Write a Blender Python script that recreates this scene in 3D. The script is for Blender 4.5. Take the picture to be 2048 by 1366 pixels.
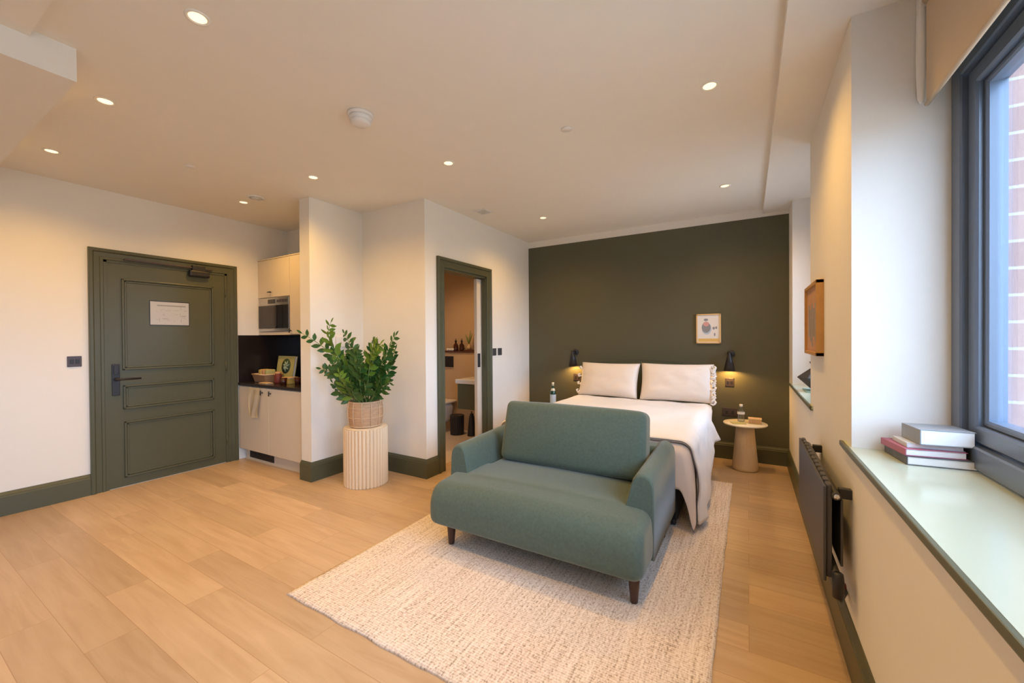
import bpy, bmesh, math, random
from mathutils import Vector, Matrix, noise
from math import sin, cos, pi, radians
random.seed(7)
for o in list(bpy.data.objects):
    bpy.data.objects.remove(o)
S = bpy.context.scene
COL = S.collection

# ------------------------------------------------------------------ camera
cd = bpy.data.cameras.new('camera'); cam = bpy.data.objects.new('camera', cd); COL.objects.link(cam)
cd.sensor_width = 36.0; cd.lens = 802.5 / 2048 * 36; cd.clip_start = 0.03; cd.clip_end = 100
_y, _p, _r = radians(30.493), radians(-0.416), radians(-0.388)
_fw = Vector((-sin(_y)*cos(_p), cos(_y)*cos(_p), sin(_p)))
_rt = Vector((cos(_y), sin(_y), 0)); _up = _rt.cross(_fw)
_r2 = _rt*cos(_r) + _up*sin(_r); _u2 = -_rt*sin(_r) + _up*cos(_r)
cam.matrix_world = Matrix(((_r2.x, _u2.x, -_fw.x, 0), (_r2.y, _u2.y, -_fw.y, 0), (_r2.z, _u2.z, -_fw.z, 1.33), (0, 0, 0, 1)))
S.camera = cam

# ------------------------------------------------------------------ world and colour management
W = bpy.data.worlds.new('sky'); S.world = W; W.use_nodes = True
bg = W.node_tree.nodes['Background']
bg.inputs[1].default_value = 16.0
_nt = W.node_tree; _tc = _nt.nodes.new('ShaderNodeTexCoord'); _sx = _nt.nodes.new('ShaderNodeSeparateXYZ'); _cr = _nt.nodes.new('ShaderNodeValToRGB')
_nt.links.new(_tc.outputs['Generated'], _sx.inputs[0]); _mr = _nt.nodes.new('ShaderNodeMapRange'); _mr.inputs[1].default_value = -1
_nt.links.new(_sx.outputs[2], _mr.inputs[0]); _nt.links.new(_mr.outputs[0], _cr.inputs[0]); _nt.links.new(_cr.outputs[0], bg.inputs[0])
_cr.color_ramp.elements[0].position = .485; _cr.color_ramp.elements[0].color = (.22, .225, .225, 1)      # street level, dull
_cr.color_ramp.elements[1].position = .52; _cr.color_ramp.elements[1].color = (.52, .72, 1.0, 1)        # bright overcast sky
S.view_settings.view_transform = 'Standard'; S.view_settings.look = 'None'
S.view_settings.exposure = -0.03; S.view_settings.gamma = 1.0
S.view_settings.use_curve_mapping = False

DOWNLIGHT_W = 47.0
DOWN_COL = (1.0, 0.54, 0.12)
DOWN_SPOTS = [(-1.964, .785), (-3.087, .79), (-4.215, .80), (-4.215, 2.045), (-3.085, 2.03), (-1.964, 2.40),
              (-1.961, 4.03), (-0.175, 4.03), (-0.175, 2.39),
              (-0.175, .785), (-0.175, -.90), (-1.964, -.90), (-3.087, -.90)]  # this row is added out of view to brighten the room

# window daylight portals (they add no light, they only guide sampling of the sky)
def portal(x, y0, y1, z0, z1):
    l = bpy.data.lights.new('window_portal', 'AREA'); l.shape = 'RECTANGLE'
    l.size = z1 - z0; l.size_y = y1 - y0
    l.cycles.is_portal = True
    o = bpy.data.objects.new('window_portal', l); COL.objects.link(o)
    o.location = (x, (y0+y1)/2, (z0+z1)/2); o.rotation_euler = (0, pi/2, 0)
portal(.80, -.72, 2.10, .90, 2.30); portal(.80, 3.36, 4.60, .90, 2.30); portal(.80, -3.1, -1.2, .90, 2.30)

# ------------------------------------------------------------------ materials
def mat(name, col, rough=.5, spec=.5, metal=0, bump=0, bscale=200, var=0, vscale=6, sheen=0, coat=0, stretch=None):
    m = bpy.data.materials.new(name); m.use_nodes = True
    nt = m.node_tree; b = nt.nodes['Principled BSDF']; L = nt.links
    b.inputs['Base Color'].default_value = (*col, 1)
    b.inputs['Roughness'].default_value = rough; b.inputs['Metallic'].default_value = metal
    b.inputs['Specular IOR Level'].default_value = spec
    if sheen: b.inputs['Sheen Weight'].default_value = sheen; b.inputs['Sheen Roughness'].default_value = .4
    if coat: b.inputs['Coat Weight'].default_value = coat; b.inputs['Coat Roughness'].default_value = .1
    tc = nt.nodes.new('ShaderNodeTexCoord'); mp = nt.nodes.new('ShaderNodeMapping'); L.new(tc.outputs['Object'], mp.inputs[0])
    if stretch: mp.inputs['Scale'].default_value = stretch
    if True:
        n = nt.nodes.new('ShaderNodeTexNoise'); n.inputs['Scale'].default_value = vscale; n.inputs['Detail'].default_value = 4
        L.new(mp.outputs[0], n.inputs['Vector'])
        mx = nt.nodes.new('ShaderNodeMix'); mx.data_type = 'RGBA'
        v = var or .02
        mx.inputs[6].default_value = tuple(c*(1-v) for c in col)+(1,); mx.inputs[7].default_value = tuple(min(1, c*(1+v)) for c in col)+(1,)
        L.new(n.outputs[0], mx.inputs[0]); L.new(mx.outputs[2], b.inputs['Base Color'])
    if bump:
        n2 = nt.nodes.new('ShaderNodeTexNoise'); n2.inputs['Scale'].default_value = bscale; n2.inputs['Detail'].default_value = 3
        L.new(mp.outputs[0], n2.inputs['Vector'])
        bp = nt.nodes.new('ShaderNodeBump'); bp.inputs['Strength'].default_value = bump; bp.inputs['Distance'].default_value = .002
        L.new(n2.outputs[0], bp.inputs['Height']); L.new(bp.outputs[0], b.inputs['Normal'])
    return m

def emit(name, col, s):
    m = bpy.data.materials.new(name); m.use_nodes = True; nt = m.node_tree
    nt.nodes.remove(nt.nodes['Principled BSDF'])
    e = nt.nodes.new('ShaderNodeEmission'); e.inputs[0].default_value = (*col, 1); e.inputs[1].default_value = s
    nt.links.new(e.outputs[0], nt.nodes['Material Output'].inputs[0]); return m

def glassy(name, tint, rough=.02, alpha=.1):
    m = bpy.data.materials.new(name); m.use_nodes = True; nt = m.node_tree
    nt.nodes.remove(nt.nodes['Principled BSDF'])
    t = nt.nodes.new('ShaderNodeBsdfTransparent'); t.inputs[0].default_value = (*tint, 1)
    g = nt.nodes.new('ShaderNodeBsdfGlossy'); g.inputs['Roughness'].default_value = rough
    lw = nt.nodes.new('ShaderNodeLayerWeight'); lw.inputs[0].default_value = .25
    mm = nt.nodes.new('ShaderNodeMath'); mm.operation = 'MULTIPLY_ADD'; mm.inputs[1].default_value = .5; mm.inputs[2].default_value = alpha
    mx = nt.nodes.new('ShaderNodeMixShader'); L = nt.links
    L.new(lw.outputs['Fresnel'], mm.inputs[0]); L.new(mm.outputs[0], mx.inputs[0])
    L.new(t.outputs[0], mx.inputs[1]); L.new(g.outputs[0], mx.inputs[2]); L.new(mx.outputs[0], nt.nodes['Material Output'].inputs[0])
    return m

M = {}
M['wall'] = mat('cream_wall_paint', (.81, .79, .735), .75, .25, bump=.06, bscale=260)
M['ceiling'] = mat('beige_ceiling_paint', (.84, .815, .75), .85, .2, bump=.04, bscale=260)
M['green'] = mat('olive_wall_paint', (.108, .106, .068), .62, .3, bump=.06, bscale=260)
M['trim'] = mat('olive_gloss_paint', (.082, .086, .050), .38, .45)
M['frame'] = mat('slate_window_frame', (.125, .165, .230), .28, .5)
M['cab'] = mat('cream_cabinet', (.66, .59, .49), .5, .35)
M['black'] = mat('matt_black_metal', (.018, .018, .022), .4, .5)
M['darkgrey'] = mat('anthracite_metal', (.060, .058, .062), .42, .5)
M['brownplate'] = mat('dark_bronze_plate', (.075, .055, .055), .35, .5, metal=.3)
M['stone'] = mat('black_stone_worktop', (.030, .022, .020), .18, .5, var=.4, vscale=40)
M['steel'] = mat('brushed_steel', (.55, .53, .50), .3, .5, metal=1, stretch=(1, 1, 40), bump=.05)
M['chrome'] = mat('polished_chrome', (.8, .8, .8), .12, .5, metal=1)
M['blackglass'] = mat('black_glass', (.012, .010, .010), .06, .6)
M['sofa'] = mat('sage_green_wool', (.090, .130, .107), .85, .25, bump=.6, bscale=420, var=.22, vscale=70, sheen=.35)
M['walnut'] = mat('dark_walnut_leg', (.055, .022, .014), .35, .5, var=.2, stretch=(1, 1, .1), vscale=40)
M['linen'] = mat('white_linen', (.80, .78, .77), .85, .2, bump=.25, bscale=500, sheen=.2)
M['pink'] = mat('blush_linen', (.76, .67, .62), .85, .2, bump=.25, bscale=500, sheen=.2)
M['pillow'] = mat('pale_sateen', (.80, .74, .69), .6, .3, bump=.1, bscale=400, sheen=.2)
M['piping'] = mat('slate_piping', (.16, .15, .17), .8, .2)
M['bedbase'] = mat('charcoal_bed_base', (.022, .022, .022), .9, .2, bump=.3, bscale=300)
M['ash'] = mat('pale_ash_wood', (.78, .63, .44), .5, .35, var=.05, stretch=(4, 4, .4), vscale=8)
M['ash2'] = mat('honey_ash_wood', (.70, .54, .34), .45, .35, var=.14, stretch=(6, 6, .5), vscale=12)
M['tabletop'] = mat('cream_table_top', (.80, .74, .58), .35, .4, var=.05)
M['oakframe'] = mat('orange_oak_frame', (.52, .29, .10), .45, .4, var=.15, vscale=20)
M['paleframe'] = mat('pale_gold_frame', (.72, .50, .24), .45, .4, var=.1, vscale=20)
M['paper'] = mat('white_paper', (.80, .80, .80), .8, .2)
M['notice'] = mat('notice_paper', (.48, .50, .53), .5, .3)
M['ink'] = mat('grey_ink', (.30, .31, .33), .8, .2)
M['white'] = mat('white_plastic', (.78, .77, .75), .35, .4)
M['ceramic'] = mat('white_ceramic', (.80, .80, .80), .1, .5, coat=.4)
M['wicker'] = mat('tan_wicker', (.52, .33, .19), .7, .3, bump=.7, bscale=60, var=.38, vscale=22, stretch=(1, 1, 7))
M['wicker2'] = mat('pale_wicker', (.66, .46, .28), .65, .3, bump=.4, bscale=120, var=.15, vscale=40)
M['leaf'] = mat('glossy_leaf_green', (.040, .120, .024), .38, .45, var=.5, vscale=9)
M['leafnew'] = mat('fresh_leaf_green', (.150, .270, .030), .42, .4, var=.25, vscale=9)
M['stem'] = mat('leaf_stalk_green', (.20, .27, .08), .5, .35, var=.2)
M['soil'] = mat('dark_soil', (.03, .02, .014), .95, .1, bump=1, bscale=60)
M['blind'] = mat('beige_blind_cloth', (.62, .50, .36), .8, .2, bump=.1, bscale=400)
M['sill'] = mat('sage_gloss_sill', (.50, .56, .44), .16, .5)
M['silledge'] = mat('olive_sill_edge', (.11, .12, .075), .35, .4)
M['amber'] = mat('amber_glass', (.05, .012, .006), .12, .5)
M['greenglass'] = mat('dark_green_glass', (.015, .055, .032), .08, .6)
M['clear'] = glassy('clear_bottle_glass', (.80, .84, .86), .03, .12)
M['pane'] = glassy('window_glass', (.97, .985, 1.0), .0, .01)
M['labelblue'] = mat('pale_blue_label', (.48, .60, .75), .6, .3)
M['foil'] = mat('silver_foil', (.70, .72, .62), .35, .5, metal=.4)
M['bookgreen'] = mat('yellow_green_cover', (.44, .42, .17), .5, .4)
M['bookdark'] = mat('dark_green_emblem', (.05, .09, .05), .6, .3)
M['bookleaf'] = mat('pale_green_print', (.30, .40, .30), .6, .3)
M['pages'] = mat('book_pages', (.90, .91, .92), .8, .2, bump=.4, bscale=80, stretch=(1, 1, 14))
M['bookgrey'] = mat('grey_cover', (.28, .30, .32), .4, .4, var=.25, vscale=10)
M['bookpink'] = mat('raspberry_cover', (.40, .12, .18), .5, .4, var=.2)
M['bookpale'] = mat('pale_blue_cover', (.62, .68, .74), .5, .4)
M['bookcharcoal'] = mat('charcoal_cover', (.10, .10, .11), .4, .4, var=.5, vscale=30)
M['snack'] = mat('kraft_wrapper', (.55, .30, .16), .55, .4, var=.3, vscale=20)
M['snack2'] = mat('mustard_wrapper', (.52, .38, .10), .5, .4, var=.25, vscale=20)
M['red'] = mat('dark_red_wrapper', (.16, .03, .025), .5, .4)
M['towel'] = mat('ivory_tea_towel', (.80, .72, .56), .9, .2, bump=.3, bscale=300)
M['teal'] = mat('teal_paper', (.25, .45, .42), .6, .3)
M['bathgreen'] = mat('olive_vanity', (.10, .11, .07), .5, .35)
M['tile'] = mat('beige_floor_tile', (.62, .52, .44), .35, .4, var=.08, vscale=3)
M['bathwall'] = mat('bathroom_clay_paint', (.60, .44, .28), .7, .3)
M['darkwood'] = mat('dark_shelf_wood', (.10, .04, .025), .45, .4, var=.2)
M['sockpink'] = mat('pink_print', (.66, .36, .36), .6, .3)
M['yellowprint'] = mat('yellow_print', (.75, .52, .16), .6, .3)
M['greyprint'] = mat('grey_print', (.28, .30, .34), .6, .3)
M['extwhite'] = mat('white_outer_sill', (.85, .86, .88), .5, .3)

def floor_mat():
    m = bpy.data.materials.new('oak_planks'); m.use_nodes = True; nt = m.node_tree; L = nt.links; b = nt.nodes['Principled BSDF']
    tc = nt.nodes.new('ShaderNodeTexCoord')
    br = nt.nodes.new('ShaderNodeTexBrick'); br.offset = .37; br.offset_frequency = 2; br.squash = 1
    br.inputs['Scale'].default_value = 1; br.inputs['Brick Width'].default_value = 1.22; br.inputs['Row Height'].default_value = .178
    br.inputs['Mortar Size'].default_value = .0012; br.inputs['Mortar Smooth'].default_value = .3
    br.inputs['Color1'].default_value = (0, 0, 0, 1); br.inputs['Color2'].default_value = (1, 1, 1, 1); br.inputs['Mortar'].default_value = (.4, .4, .4, 1)
    L.new(tc.outputs['Object'], br.inputs['Vector'])
    mp = nt.nodes.new('ShaderNodeMapping'); mp.inputs['Scale'].default_value = (.9, 9, 1); L.new(tc.outputs['Object'], mp.inputs[0])
    n = nt.nodes.new('ShaderNodeTexNoise'); n.inputs['Scale'].default_value = 2.2; n.inputs['Detail'].default_value = 7; n.inputs['Distortion'].default_value = .8
    # shift the grain per plank
    ad = nt.nodes.new('ShaderNodeVectorMath'); ad.operation = 'ADD'; L.new(mp.outputs[0], ad.inputs[0])
    sc = nt.nodes.new('ShaderNodeVectorMath'); sc.operation = 'SCALE'; sc.inputs[3].default_value = 9; L.new(br.outputs['Color'], sc.inputs[0]); L.new(sc.outputs[0], ad.inputs[1])
    L.new(ad.outputs[0], n.inputs['Vector'])
    r = nt.nodes.new('ShaderNodeValToRGB'); L.new(n.outputs[0], r.inputs[0])
    r.color_ramp.elements[0].position = .28; r.color_ramp.elements[0].color = (.47, .325, .195, 1)
    r.color_ramp.elements[1].position = .72; r.color_ramp.elements[1].color = (.575, .425, .275, 1)
    hv = nt.nodes.new('ShaderNodeHueSaturation'); L.new(r.outputs[0], hv.inputs['Color'])
    mr = nt.nodes.new('ShaderNodeMapRange'); mr.inputs[3].default_value = .88; mr.inputs[4].default_value = 1.12
    L.new(br.outputs['Color'], mr.inputs[0]); L.new(mr.outputs[0], hv.inputs['Value'])
    mx = nt.nodes.new('ShaderNodeMix'); mx.data_type = 'RGBA'; L.new(br.outputs['Fac'], mx.inputs[0]); L.new(hv.outputs[0], mx.inputs[6])
    mx.inputs[7].default_value = (.38, .23, .125, 1); L.new(mx.outputs[2], b.inputs['Base Color'])
    b.inputs['Roughness'].default_value = .36; b.inputs['Specular IOR Level'].default_value = .4
    bp = nt.nodes.new('ShaderNodeBump'); bp.inputs['Strength'].default_value = .12; bp.inputs['Distance'].default_value = .002; L.new(n.outputs[0], bp.inputs['Height'])
    L.new(bp.outputs[0], b.inputs['Normal'])
    return m
M['floor'] = floor_mat()

def rug_mat():
    m = bpy.data.materials.new('woven_jute'); m.use_nodes = True; nt = m.node_tree; L = nt.links; b = nt.nodes['Principled BSDF']
    tc = nt.nodes.new('ShaderNodeTexCoord')
    mp = nt.nodes.new('ShaderNodeMapping'); mp.inputs['Scale'].default_value = (75, 3.0, 1); L.new(tc.outputs['Object'], mp.inputs[0])
    n = nt.nodes.new('ShaderNodeTexNoise'); n.inputs['Scale'].default_value = 1; n.inputs['Detail'].default_value = 3; L.new(mp.outputs[0], n.inputs['Vector'])
    mp2 = nt.nodes.new('ShaderNodeMapping'); mp2.inputs['Scale'].default_value = (120, 60, 1); L.new(tc.outputs['Object'], mp2.inputs[0])
    n2 = nt.nodes.new('ShaderNodeTexNoise'); n2.inputs['Scale'].default_value = 1; n2.inputs['Detail'].default_value = 2; L.new(mp2.outputs[0], n2.inputs['Vector'])
    n3 = nt.nodes.new('ShaderNodeTexNoise'); n3.inputs['Scale'].default_value = 2.5; n3.inputs['Detail'].default_value = 3; L.new(tc.outputs['Object'], n3.inputs['Vector'])
    r = nt.nodes.new('ShaderNodeValToRGB'); e = r.color_ramp.elements
    e[0].position = .34; e[0].color = (.36, .29, .22, 1); e[1].position = .62; e[1].color = (.86, .79, .74, 1)
    x = e.new(.46); x.color = (.69, .59, .52, 1)
    ma = nt.nodes.new('ShaderNodeMath'); ma.operation = 'MULTIPLY_ADD'; ma.inputs[1].default_value = .6
    mb = nt.nodes.new('ShaderNodeMath'); mb.operation = 'MULTIPLY'; mb.inputs[1].default_value = .4
    L.new(n.outputs[0], mb.inputs[0]); L.new(n2.outputs[0], ma.inputs[0]); L.new(mb.outputs[0], ma.inputs[2])
    wv = nt.nodes.new('ShaderNodeTexWave'); wv.bands_direction = 'Y'; wv.inputs['Scale'].default_value = 26; wv.inputs['Distortion'].default_value = 2.5; wv.inputs['Detail'].default_value = 1; wv.inputs['Detail Scale'].default_value = 3
    L.new(tc.outputs['Object'], wv.inputs[0])
    mw = nt.nodes.new('ShaderNodeMath'); mw.operation = 'MULTIPLY_ADD'; mw.inputs[1].default_value = .10; mw.inputs[2].default_value = -.04; L.new(wv.outputs['Fac'], mw.inputs[0])
    mz = nt.nodes.new('ShaderNodeMath'); L.new(ma.outputs[0], mz.inputs[0]); L.new(mw.outputs[0], mz.inputs[1]); L.new(mz.outputs[0], r.inputs[0])
    mx = nt.nodes.new('ShaderNodeMix'); mx.data_type = 'RGBA'; mx.blend_type = 'MULTIPLY'; mx.inputs[0].default_value = .5
    r2 = nt.nodes.new('ShaderNodeValToRGB'); r2.color_ramp.elements[0].color = (1, .88, .82, 1); r2.color_ramp.elements[1].color = (.93, 1, .96, 1)
    L.new(n3.outputs[0], r2.inputs[0]); L.new(r.outputs[0], mx.inputs[6]); L.new(r2.outputs[0], mx.inputs[7]); L.new(mx.outputs[2], b.inputs['Base Color'])
    b.inputs['Roughness'].default_value = .95; b.inputs['Specular IOR Level'].default_value = .15
    bp = nt.nodes.new('ShaderNodeBump'); bp.inputs['Strength'].default_value = .9; bp.inputs['Distance'].default_value = .006
    L.new(mz.outputs[0], bp.inputs['Height']); L.new(bp.outputs[0], b.inputs['Normal'])
    return m
M['rug'] = rug_mat()

def brick_mat():
    m = bpy.data.materials.new('red_brick'); m.use_nodes = True; nt = m.node_tree; L = nt.links; b = nt.nodes['Principled BSDF']
    tc = nt.nodes.new('ShaderNodeTexCoord'); sp = nt.nodes.new('ShaderNodeSeparateXYZ'); cb = nt.nodes.new('ShaderNodeCombineXYZ')
    L.new(tc.outputs['Object'], sp.inputs[0]); ad = nt.nodes.new('ShaderNodeMath'); L.new(sp.outputs[0], ad.inputs[0]); L.new(sp.outputs[1], ad.inputs[1])
    ae = nt.nodes.new('ShaderNodeMath'); ae.inputs[1].default_value = .025; L.new(ad.outputs[0], ae.inputs[0]); L.new(ae.outputs[0], cb.inputs[0]); L.new(sp.outputs[2], cb.inputs[1])
    br = nt.nodes.new('ShaderNodeTexBrick'); br.inputs['Scale'].default_value = 1; br.inputs['Brick Width'].default_value = .23; br.inputs['Row Height'].default_value = .0985
    br.inputs['Mortar Size'].default_value = .0055; br.inputs['Color1'].default_value = (.33, .21, .18, 1); br.inputs['Color2'].default_value = (.28, .17, .145, 1)
    br.inputs['Mortar'].default_value = (.40, .37, .33, 1); L.new(cb.outputs[0], br.inputs['Vector']); L.new(br.outputs['Color'], b.inputs['Base Color'])
    b.inputs['Roughness'].default_value = .9
    return m
M['brick'] = brick_mat()

def splash_mat():
    return mat('black_splashback', (.016, .011, .010), .25, .45)
M['splash'] = splash_mat()

# ------------------------------------------------------------------ mesh helpers
def bx(bm, x0, x1, y0, y1, z0, z1, mi=0, bev=0, seg=2):
    v = [bm.verts.new(p) for p in ((x0,y0,z0),(x1,y0,z0),(x1,y1,z0),(x0,y1,z0),(x0,y0,z1),(x1,y0,z1),(x1,y1,z1),(x0,y1,z1))]
    fs = [bm.faces.new([v[i] for i in q]) for q in ((3,2,1,0),(4,5,6,7),(0,1,5,4),(1,2,6,5),(2,3,7,6),(3,0,4,7))]
    for f in fs: f.material_index = mi
    if bev:
        es = list({e for f in fs for e in f.edges})
        r = bmesh.ops.bevel(bm, geom=es, offset=bev, segments=seg, profile=.5, affect='EDGES')
        for f in r['faces']: f.material_index = mi

def lathe(bm, prof, c=(0,0,0), seg=32, mi=0, close=True, axis='Z'):
    rings = []
    for r, z in prof:
        ring = []
        for k in range(seg):
            a = 2*pi*k/seg
            p = (r*cos(a), r*sin(a), z)
            if axis == 'X': p = (z, r*cos(a), r*sin(a))
            if axis == 'Y': p = (r*cos(a), z, r*sin(a))
            ring.append(bm.verts.new((c[0]+p[0], c[1]+p[1], c[2]+p[2])))
        rings.append(ring)
    fs = []
    for a, b in zip(rings, rings[1:]):
        for k in range(seg):
            fs.append(bm.faces.new((a[k], a[(k+1) % seg], b[(k+1) % seg], b[k])))
    if close:
        if prof[0][0] > 1e-5: fs.append(bm.faces.new(rings[0][::-1]))
        if prof[-1][0] > 1e-5: fs.append(bm.faces.new(rings[-1]))
    for f in fs: f.material_index = mi; f.smooth = True
    return fs

def tube(bm, pts, r, seg=8, mi=0, cap=True):
    pts = [Vector(p) for p in pts]; rings = []; n = len(pts)
    rr = r if hasattr(r, '__len__') else [r]*n
    up = Vector((0, 0, 1))
    for i, p in enumerate(pts):
        t = (pts[min(i+1, n-1)] - pts[max(i-1, 0)]).normalized()
        if abs(t.dot(up)) > .95: up = Vector((1, 0, 0)) if abs(t.x) < .9 else Vector((0, 1, 0))
        a = t.cross(up).normalized(); b = t.cross(a).normalized(); up = -b if (-b).length else up
        rings.append([bm.verts.new(p + (a*cos(2*pi*k/seg) + b*sin(2*pi*k/seg))*rr[i]) for k in range(seg)])
    for a, b in zip(rings, rings[1:]):
        for k in range(seg):
            f = bm.faces.new((a[k], a[(k+1) % seg], b[(k+1) % seg], b[k])); f.smooth = True; f.material_index = mi
    if cap:
        f = bm.faces.new(rings[0][::-1]); f.material_index = mi
        f = bm.faces.new(rings[-1]); f.material_index = mi

def rbox(bm, c, s, r, n=10, warp=None, mi=0, rot=None):
    """rounded box centred at c with size s and corner radius r; optional warp(local point)->point"""
    hx, hy, hz = s[0]/2, s[1]/2, s[2]/2
    vm = {}
    def V(i, j, k):
        key = (i, j, k)
        if key in vm: return vm[key]
        def g(i, h):
            # half of the steps inside the rounding zones so that corners stay smooth
            t = i/n*2-1
            q = 3
            if i <= q: return -h + r*(i/q)
            if i >= n-q: return h - r*((n-i)/q)
            return (-h+r) + (2*h-2*r)*((i-q)/(n-2*q))
        p = Vector((g(i, hx), g(j, hy), g(k, hz)))
        inn = Vector((max(-hx+r, min(hx-r, p.x)), max(-hy+r, min(hy-r, p.y)), max(-hz+r, min(hz-r, p.z))))
        d = p - inn
        if d.length > 1e-9: p = inn + d.normalized()*r
        if warp: p = Vector(warp(p))
        if rot: p = rot @ p
        vm[key] = bm.verts.new(p + Vector(c)); return vm[key]
    rng = range(n)
    for a in rng:
        for b in rng:
            for q in (((a,b,0),(a,b+1,0),(a+1,b+1,0),(a+1,b,0)), ((a,b,n),(a+1,b,n),(a+1,b+1,n),(a,b+1,n)),
                      ((a,0,b),(a+1,0,b),(a+1,0,b+1),(a,0,b+1)), ((a,n,b),(a,n,b+1),(a+1,n,b+1),(a+1,n,b)),
                      ((0,a,b),(0,a,b+1),(0,a+1,b+1),(0,a+1,b)), ((n,a,b),(n,a+1,b),(n,a+1,b+1),(n,a,b+1))):
                f = bm.faces.new([V(*t) for t in q]); f.smooth = True; f.material_index = mi

def new(): return bmesh.new()
def obj(name, bm, m, parent=None, shade=None, loc=None):
    me = bpy.data.meshes.new(name)
    bmesh.ops.recalc_face_normals(bm, faces=bm.faces)
    bm.to_mesh(me); bm.free()
    ms = m if isinstance(m, (list, tuple)) else [m]
    for x in ms: me.materials.append(M[x] if isinstance(x, str) else x)
    o = bpy.data.objects.new(name, me); COL.objects.link(o)
    if shade:
        for p in me.polygons: p.use_smooth = True
    if parent:
        o.parent = parent
        top = parent.parent if parent.parent else parent
        me.transform(Matrix.Translation(-Vector(top.location)))
    if loc: o.location = loc
    return o
def recentre(o, base):
    """put the origin of a one-mesh thing at its base"""
    o.data.transform(Matrix.Translation(-Vector(base))); o.location = base
def thing(name, label, cat, loc=(0,0,0), group=None):
    o = bpy.data.objects.new(name, None); COL.objects.link(o); o.empty_display_size = .1
    o.location = loc; o['label'] = label; o['category'] = cat
    if group: o['group'] = group
    return o
def tag(o, label, cat, group=None, base=None):
    o['label'] = label; o['category'] = cat
    if group: o['group'] = group
    if base: recentre(o, base)
    return o
def struct(name, bm, m): 
    o = obj(name, bm, m); o['kind'] = 'structure'; return o
def sroot(name, loc):
    o = bpy.data.objects.new(name, None); COL.objects.link(o); o.location = loc; o['kind'] = 'structure'; return o
def part(root, name, m, fn, *a, **k):
    b = new(); fn(b, *a, **k); return obj(name, b, m, root)
def dup_tree(root, loc, label=None):
    r = root.copy(); COL.objects.link(r); r.location = loc
    if label: r['label'] = label
    for ch in list(root.children):
        c = ch.copy(); COL.objects.link(c); c.parent = r
        for g in list(ch.children):
            d = g.copy(); COL.objects.link(d); d.parent = c
    return r

# ------------------------------------------------------------------ room dimensions
H = 2.67; E = -4.92; B = -2.652; G = 4.979; WY = 2.879; P = -3.536; R = .361; OUT = .74; REAR = -3.6; YN = 2.281
HK = 2.30   # window head

# floor / ceiling
b = new(); bx(b, E-.15, R+.1, REAR-.1, G+.15, -.12, 0); struct('floor', b, 'floor')
b = new(); bx(b, E-.15, OUT, REAR-.1, G+.15, H, H+.15); struct('ceiling', b, 'ceiling')
b = new(); bx(b, .135, R, REAR, G, 2.62, H); bx(b, R, .66, -3.3, 4.617, 2.62, H); struct('trim_1', b, 'ceiling')
b = new(); bx(b, E, B, REAR, .585, 2.52, H); struct('trim_2', b, 'wall')
b = new(); bx(b, B, -1.9, REAR, .445, 2.64, H); struct('trim_3', b, 'ceiling')

# walls
b = new(); bx(b, E-.14, E, REAR, WY+.14, 0, H); struct('wall_left', b, 'wall')
b = new(); bx(b, E, -3.69, WY, WY+.14, 0, H); struct('wall_kitchen', b, 'wall')
b = new(); bx(b, -3.69, P, YN, WY+.1, 0, H); struct('wall_partition', b, 'wall')
b = new(); bx(b, P, B, WY, WY+.12, 0, H); struct('wall_alcove', b, 'wall')
DY0, DY1, DZ = 3.13, 3.905, 2.055
b = new()
bx(b, B-.13, B, WY+.12, DY0, 0, H); bx(b, B-.13, B, DY1, G, 0, H); bx(b, B-.13, B, DY0, DY1, DZ, H)
struct('wall_bathroom', b, 'wall')
# back wall with painted olive panel (paint is 3 mm proud)
b = new(); bx(b, B-.2, OUT, G, G+.15, 0, H); struct('wall_back', b, 'wall')
b = new(); bx(b, B, R, G-.003, G, 0, 2.588); struct('wall_back_olive', b, 'green')
# window wall
b = new()
bx(b, R, OUT, 4.617, G, 0, H)
bx(b, R, OUT, 2.102, 3.345, 0, H)
bx(b, R, OUT, -1.15, -.75, 0, H)
bx(b, R, OUT, REAR, -3.15, 0, H)
for y0, y1 in ((3.345, 4.617), (-.75, 2.102), (-3.15, -1.15)):
    bx(b, R, OUT, y0, y1, 0, .855)
    bx(b, .66, OUT, y0, y1, HK, H)
struct('wall_right', b, 'wall')
b = new(); bx(b, E-.14, OUT, REAR-.14, REAR, 0, H); struct('wall_rear', b, 'wall')

# baseboards : stepped profile extruded (0.18 high)
SKP = [(0, 0), (.022, 0), (.022, .145), (.018, .152), (.018, .160), (.010, .172), (.006, .181), (0, .181)]
def skirt(bm, p, q, nrm):
    """p,q xy ends on wall plane, nrm unit xy normal into the room"""
    ends = []
    for (x, y) in (p, q):
        ends.append([bm.verts.new((x+nrm[0]*d, y+nrm[1]*d, z)) for d, z in SKP])
    n = len(SKP)
    for i in range(n):
        bm.faces.new((ends[0][i], ends[0][(i+1) % n], ends[1][(i+1) % n], ends[1][i]))
    bm.faces.new(ends[0][::-1]); bm.faces.new(ends[1])
def baseb(name, segs):
    b = new()
    for s in segs: skirt(b, *s)
    struct(name, b, 'trim')
baseb('baseboard_left', [((E, REAR), (E, 1.15), (1, 0))])
b = new()
_path = [((-3.69, YN), (0, -1)), ((P, YN), (1, -1)), ((P, WY), (1, -1)), ((B, WY), (1, -1)), ((B, 3.06), (1, 0))]
_rings = [[b.verts.new((x+nx*d, y+ny*d, z)) for d, z in SKP] for (x, y), (nx, ny) in _path]
for _a, _c in zip(_rings, _rings[1:]):
    for k in range(len(SKP)): b.faces.new((_a[k], _a[(k+1) % len(SKP)], _c[(k+1) % len(SKP)], _c[k]))
b.faces.new(_rings[0][::-1]); b.faces.new(_rings[-1])
struct('baseboard_partition', b, 'trim')
baseb('baseboard_bathroom', [((B, 4.0), (B, G), (1, 0))])
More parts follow.
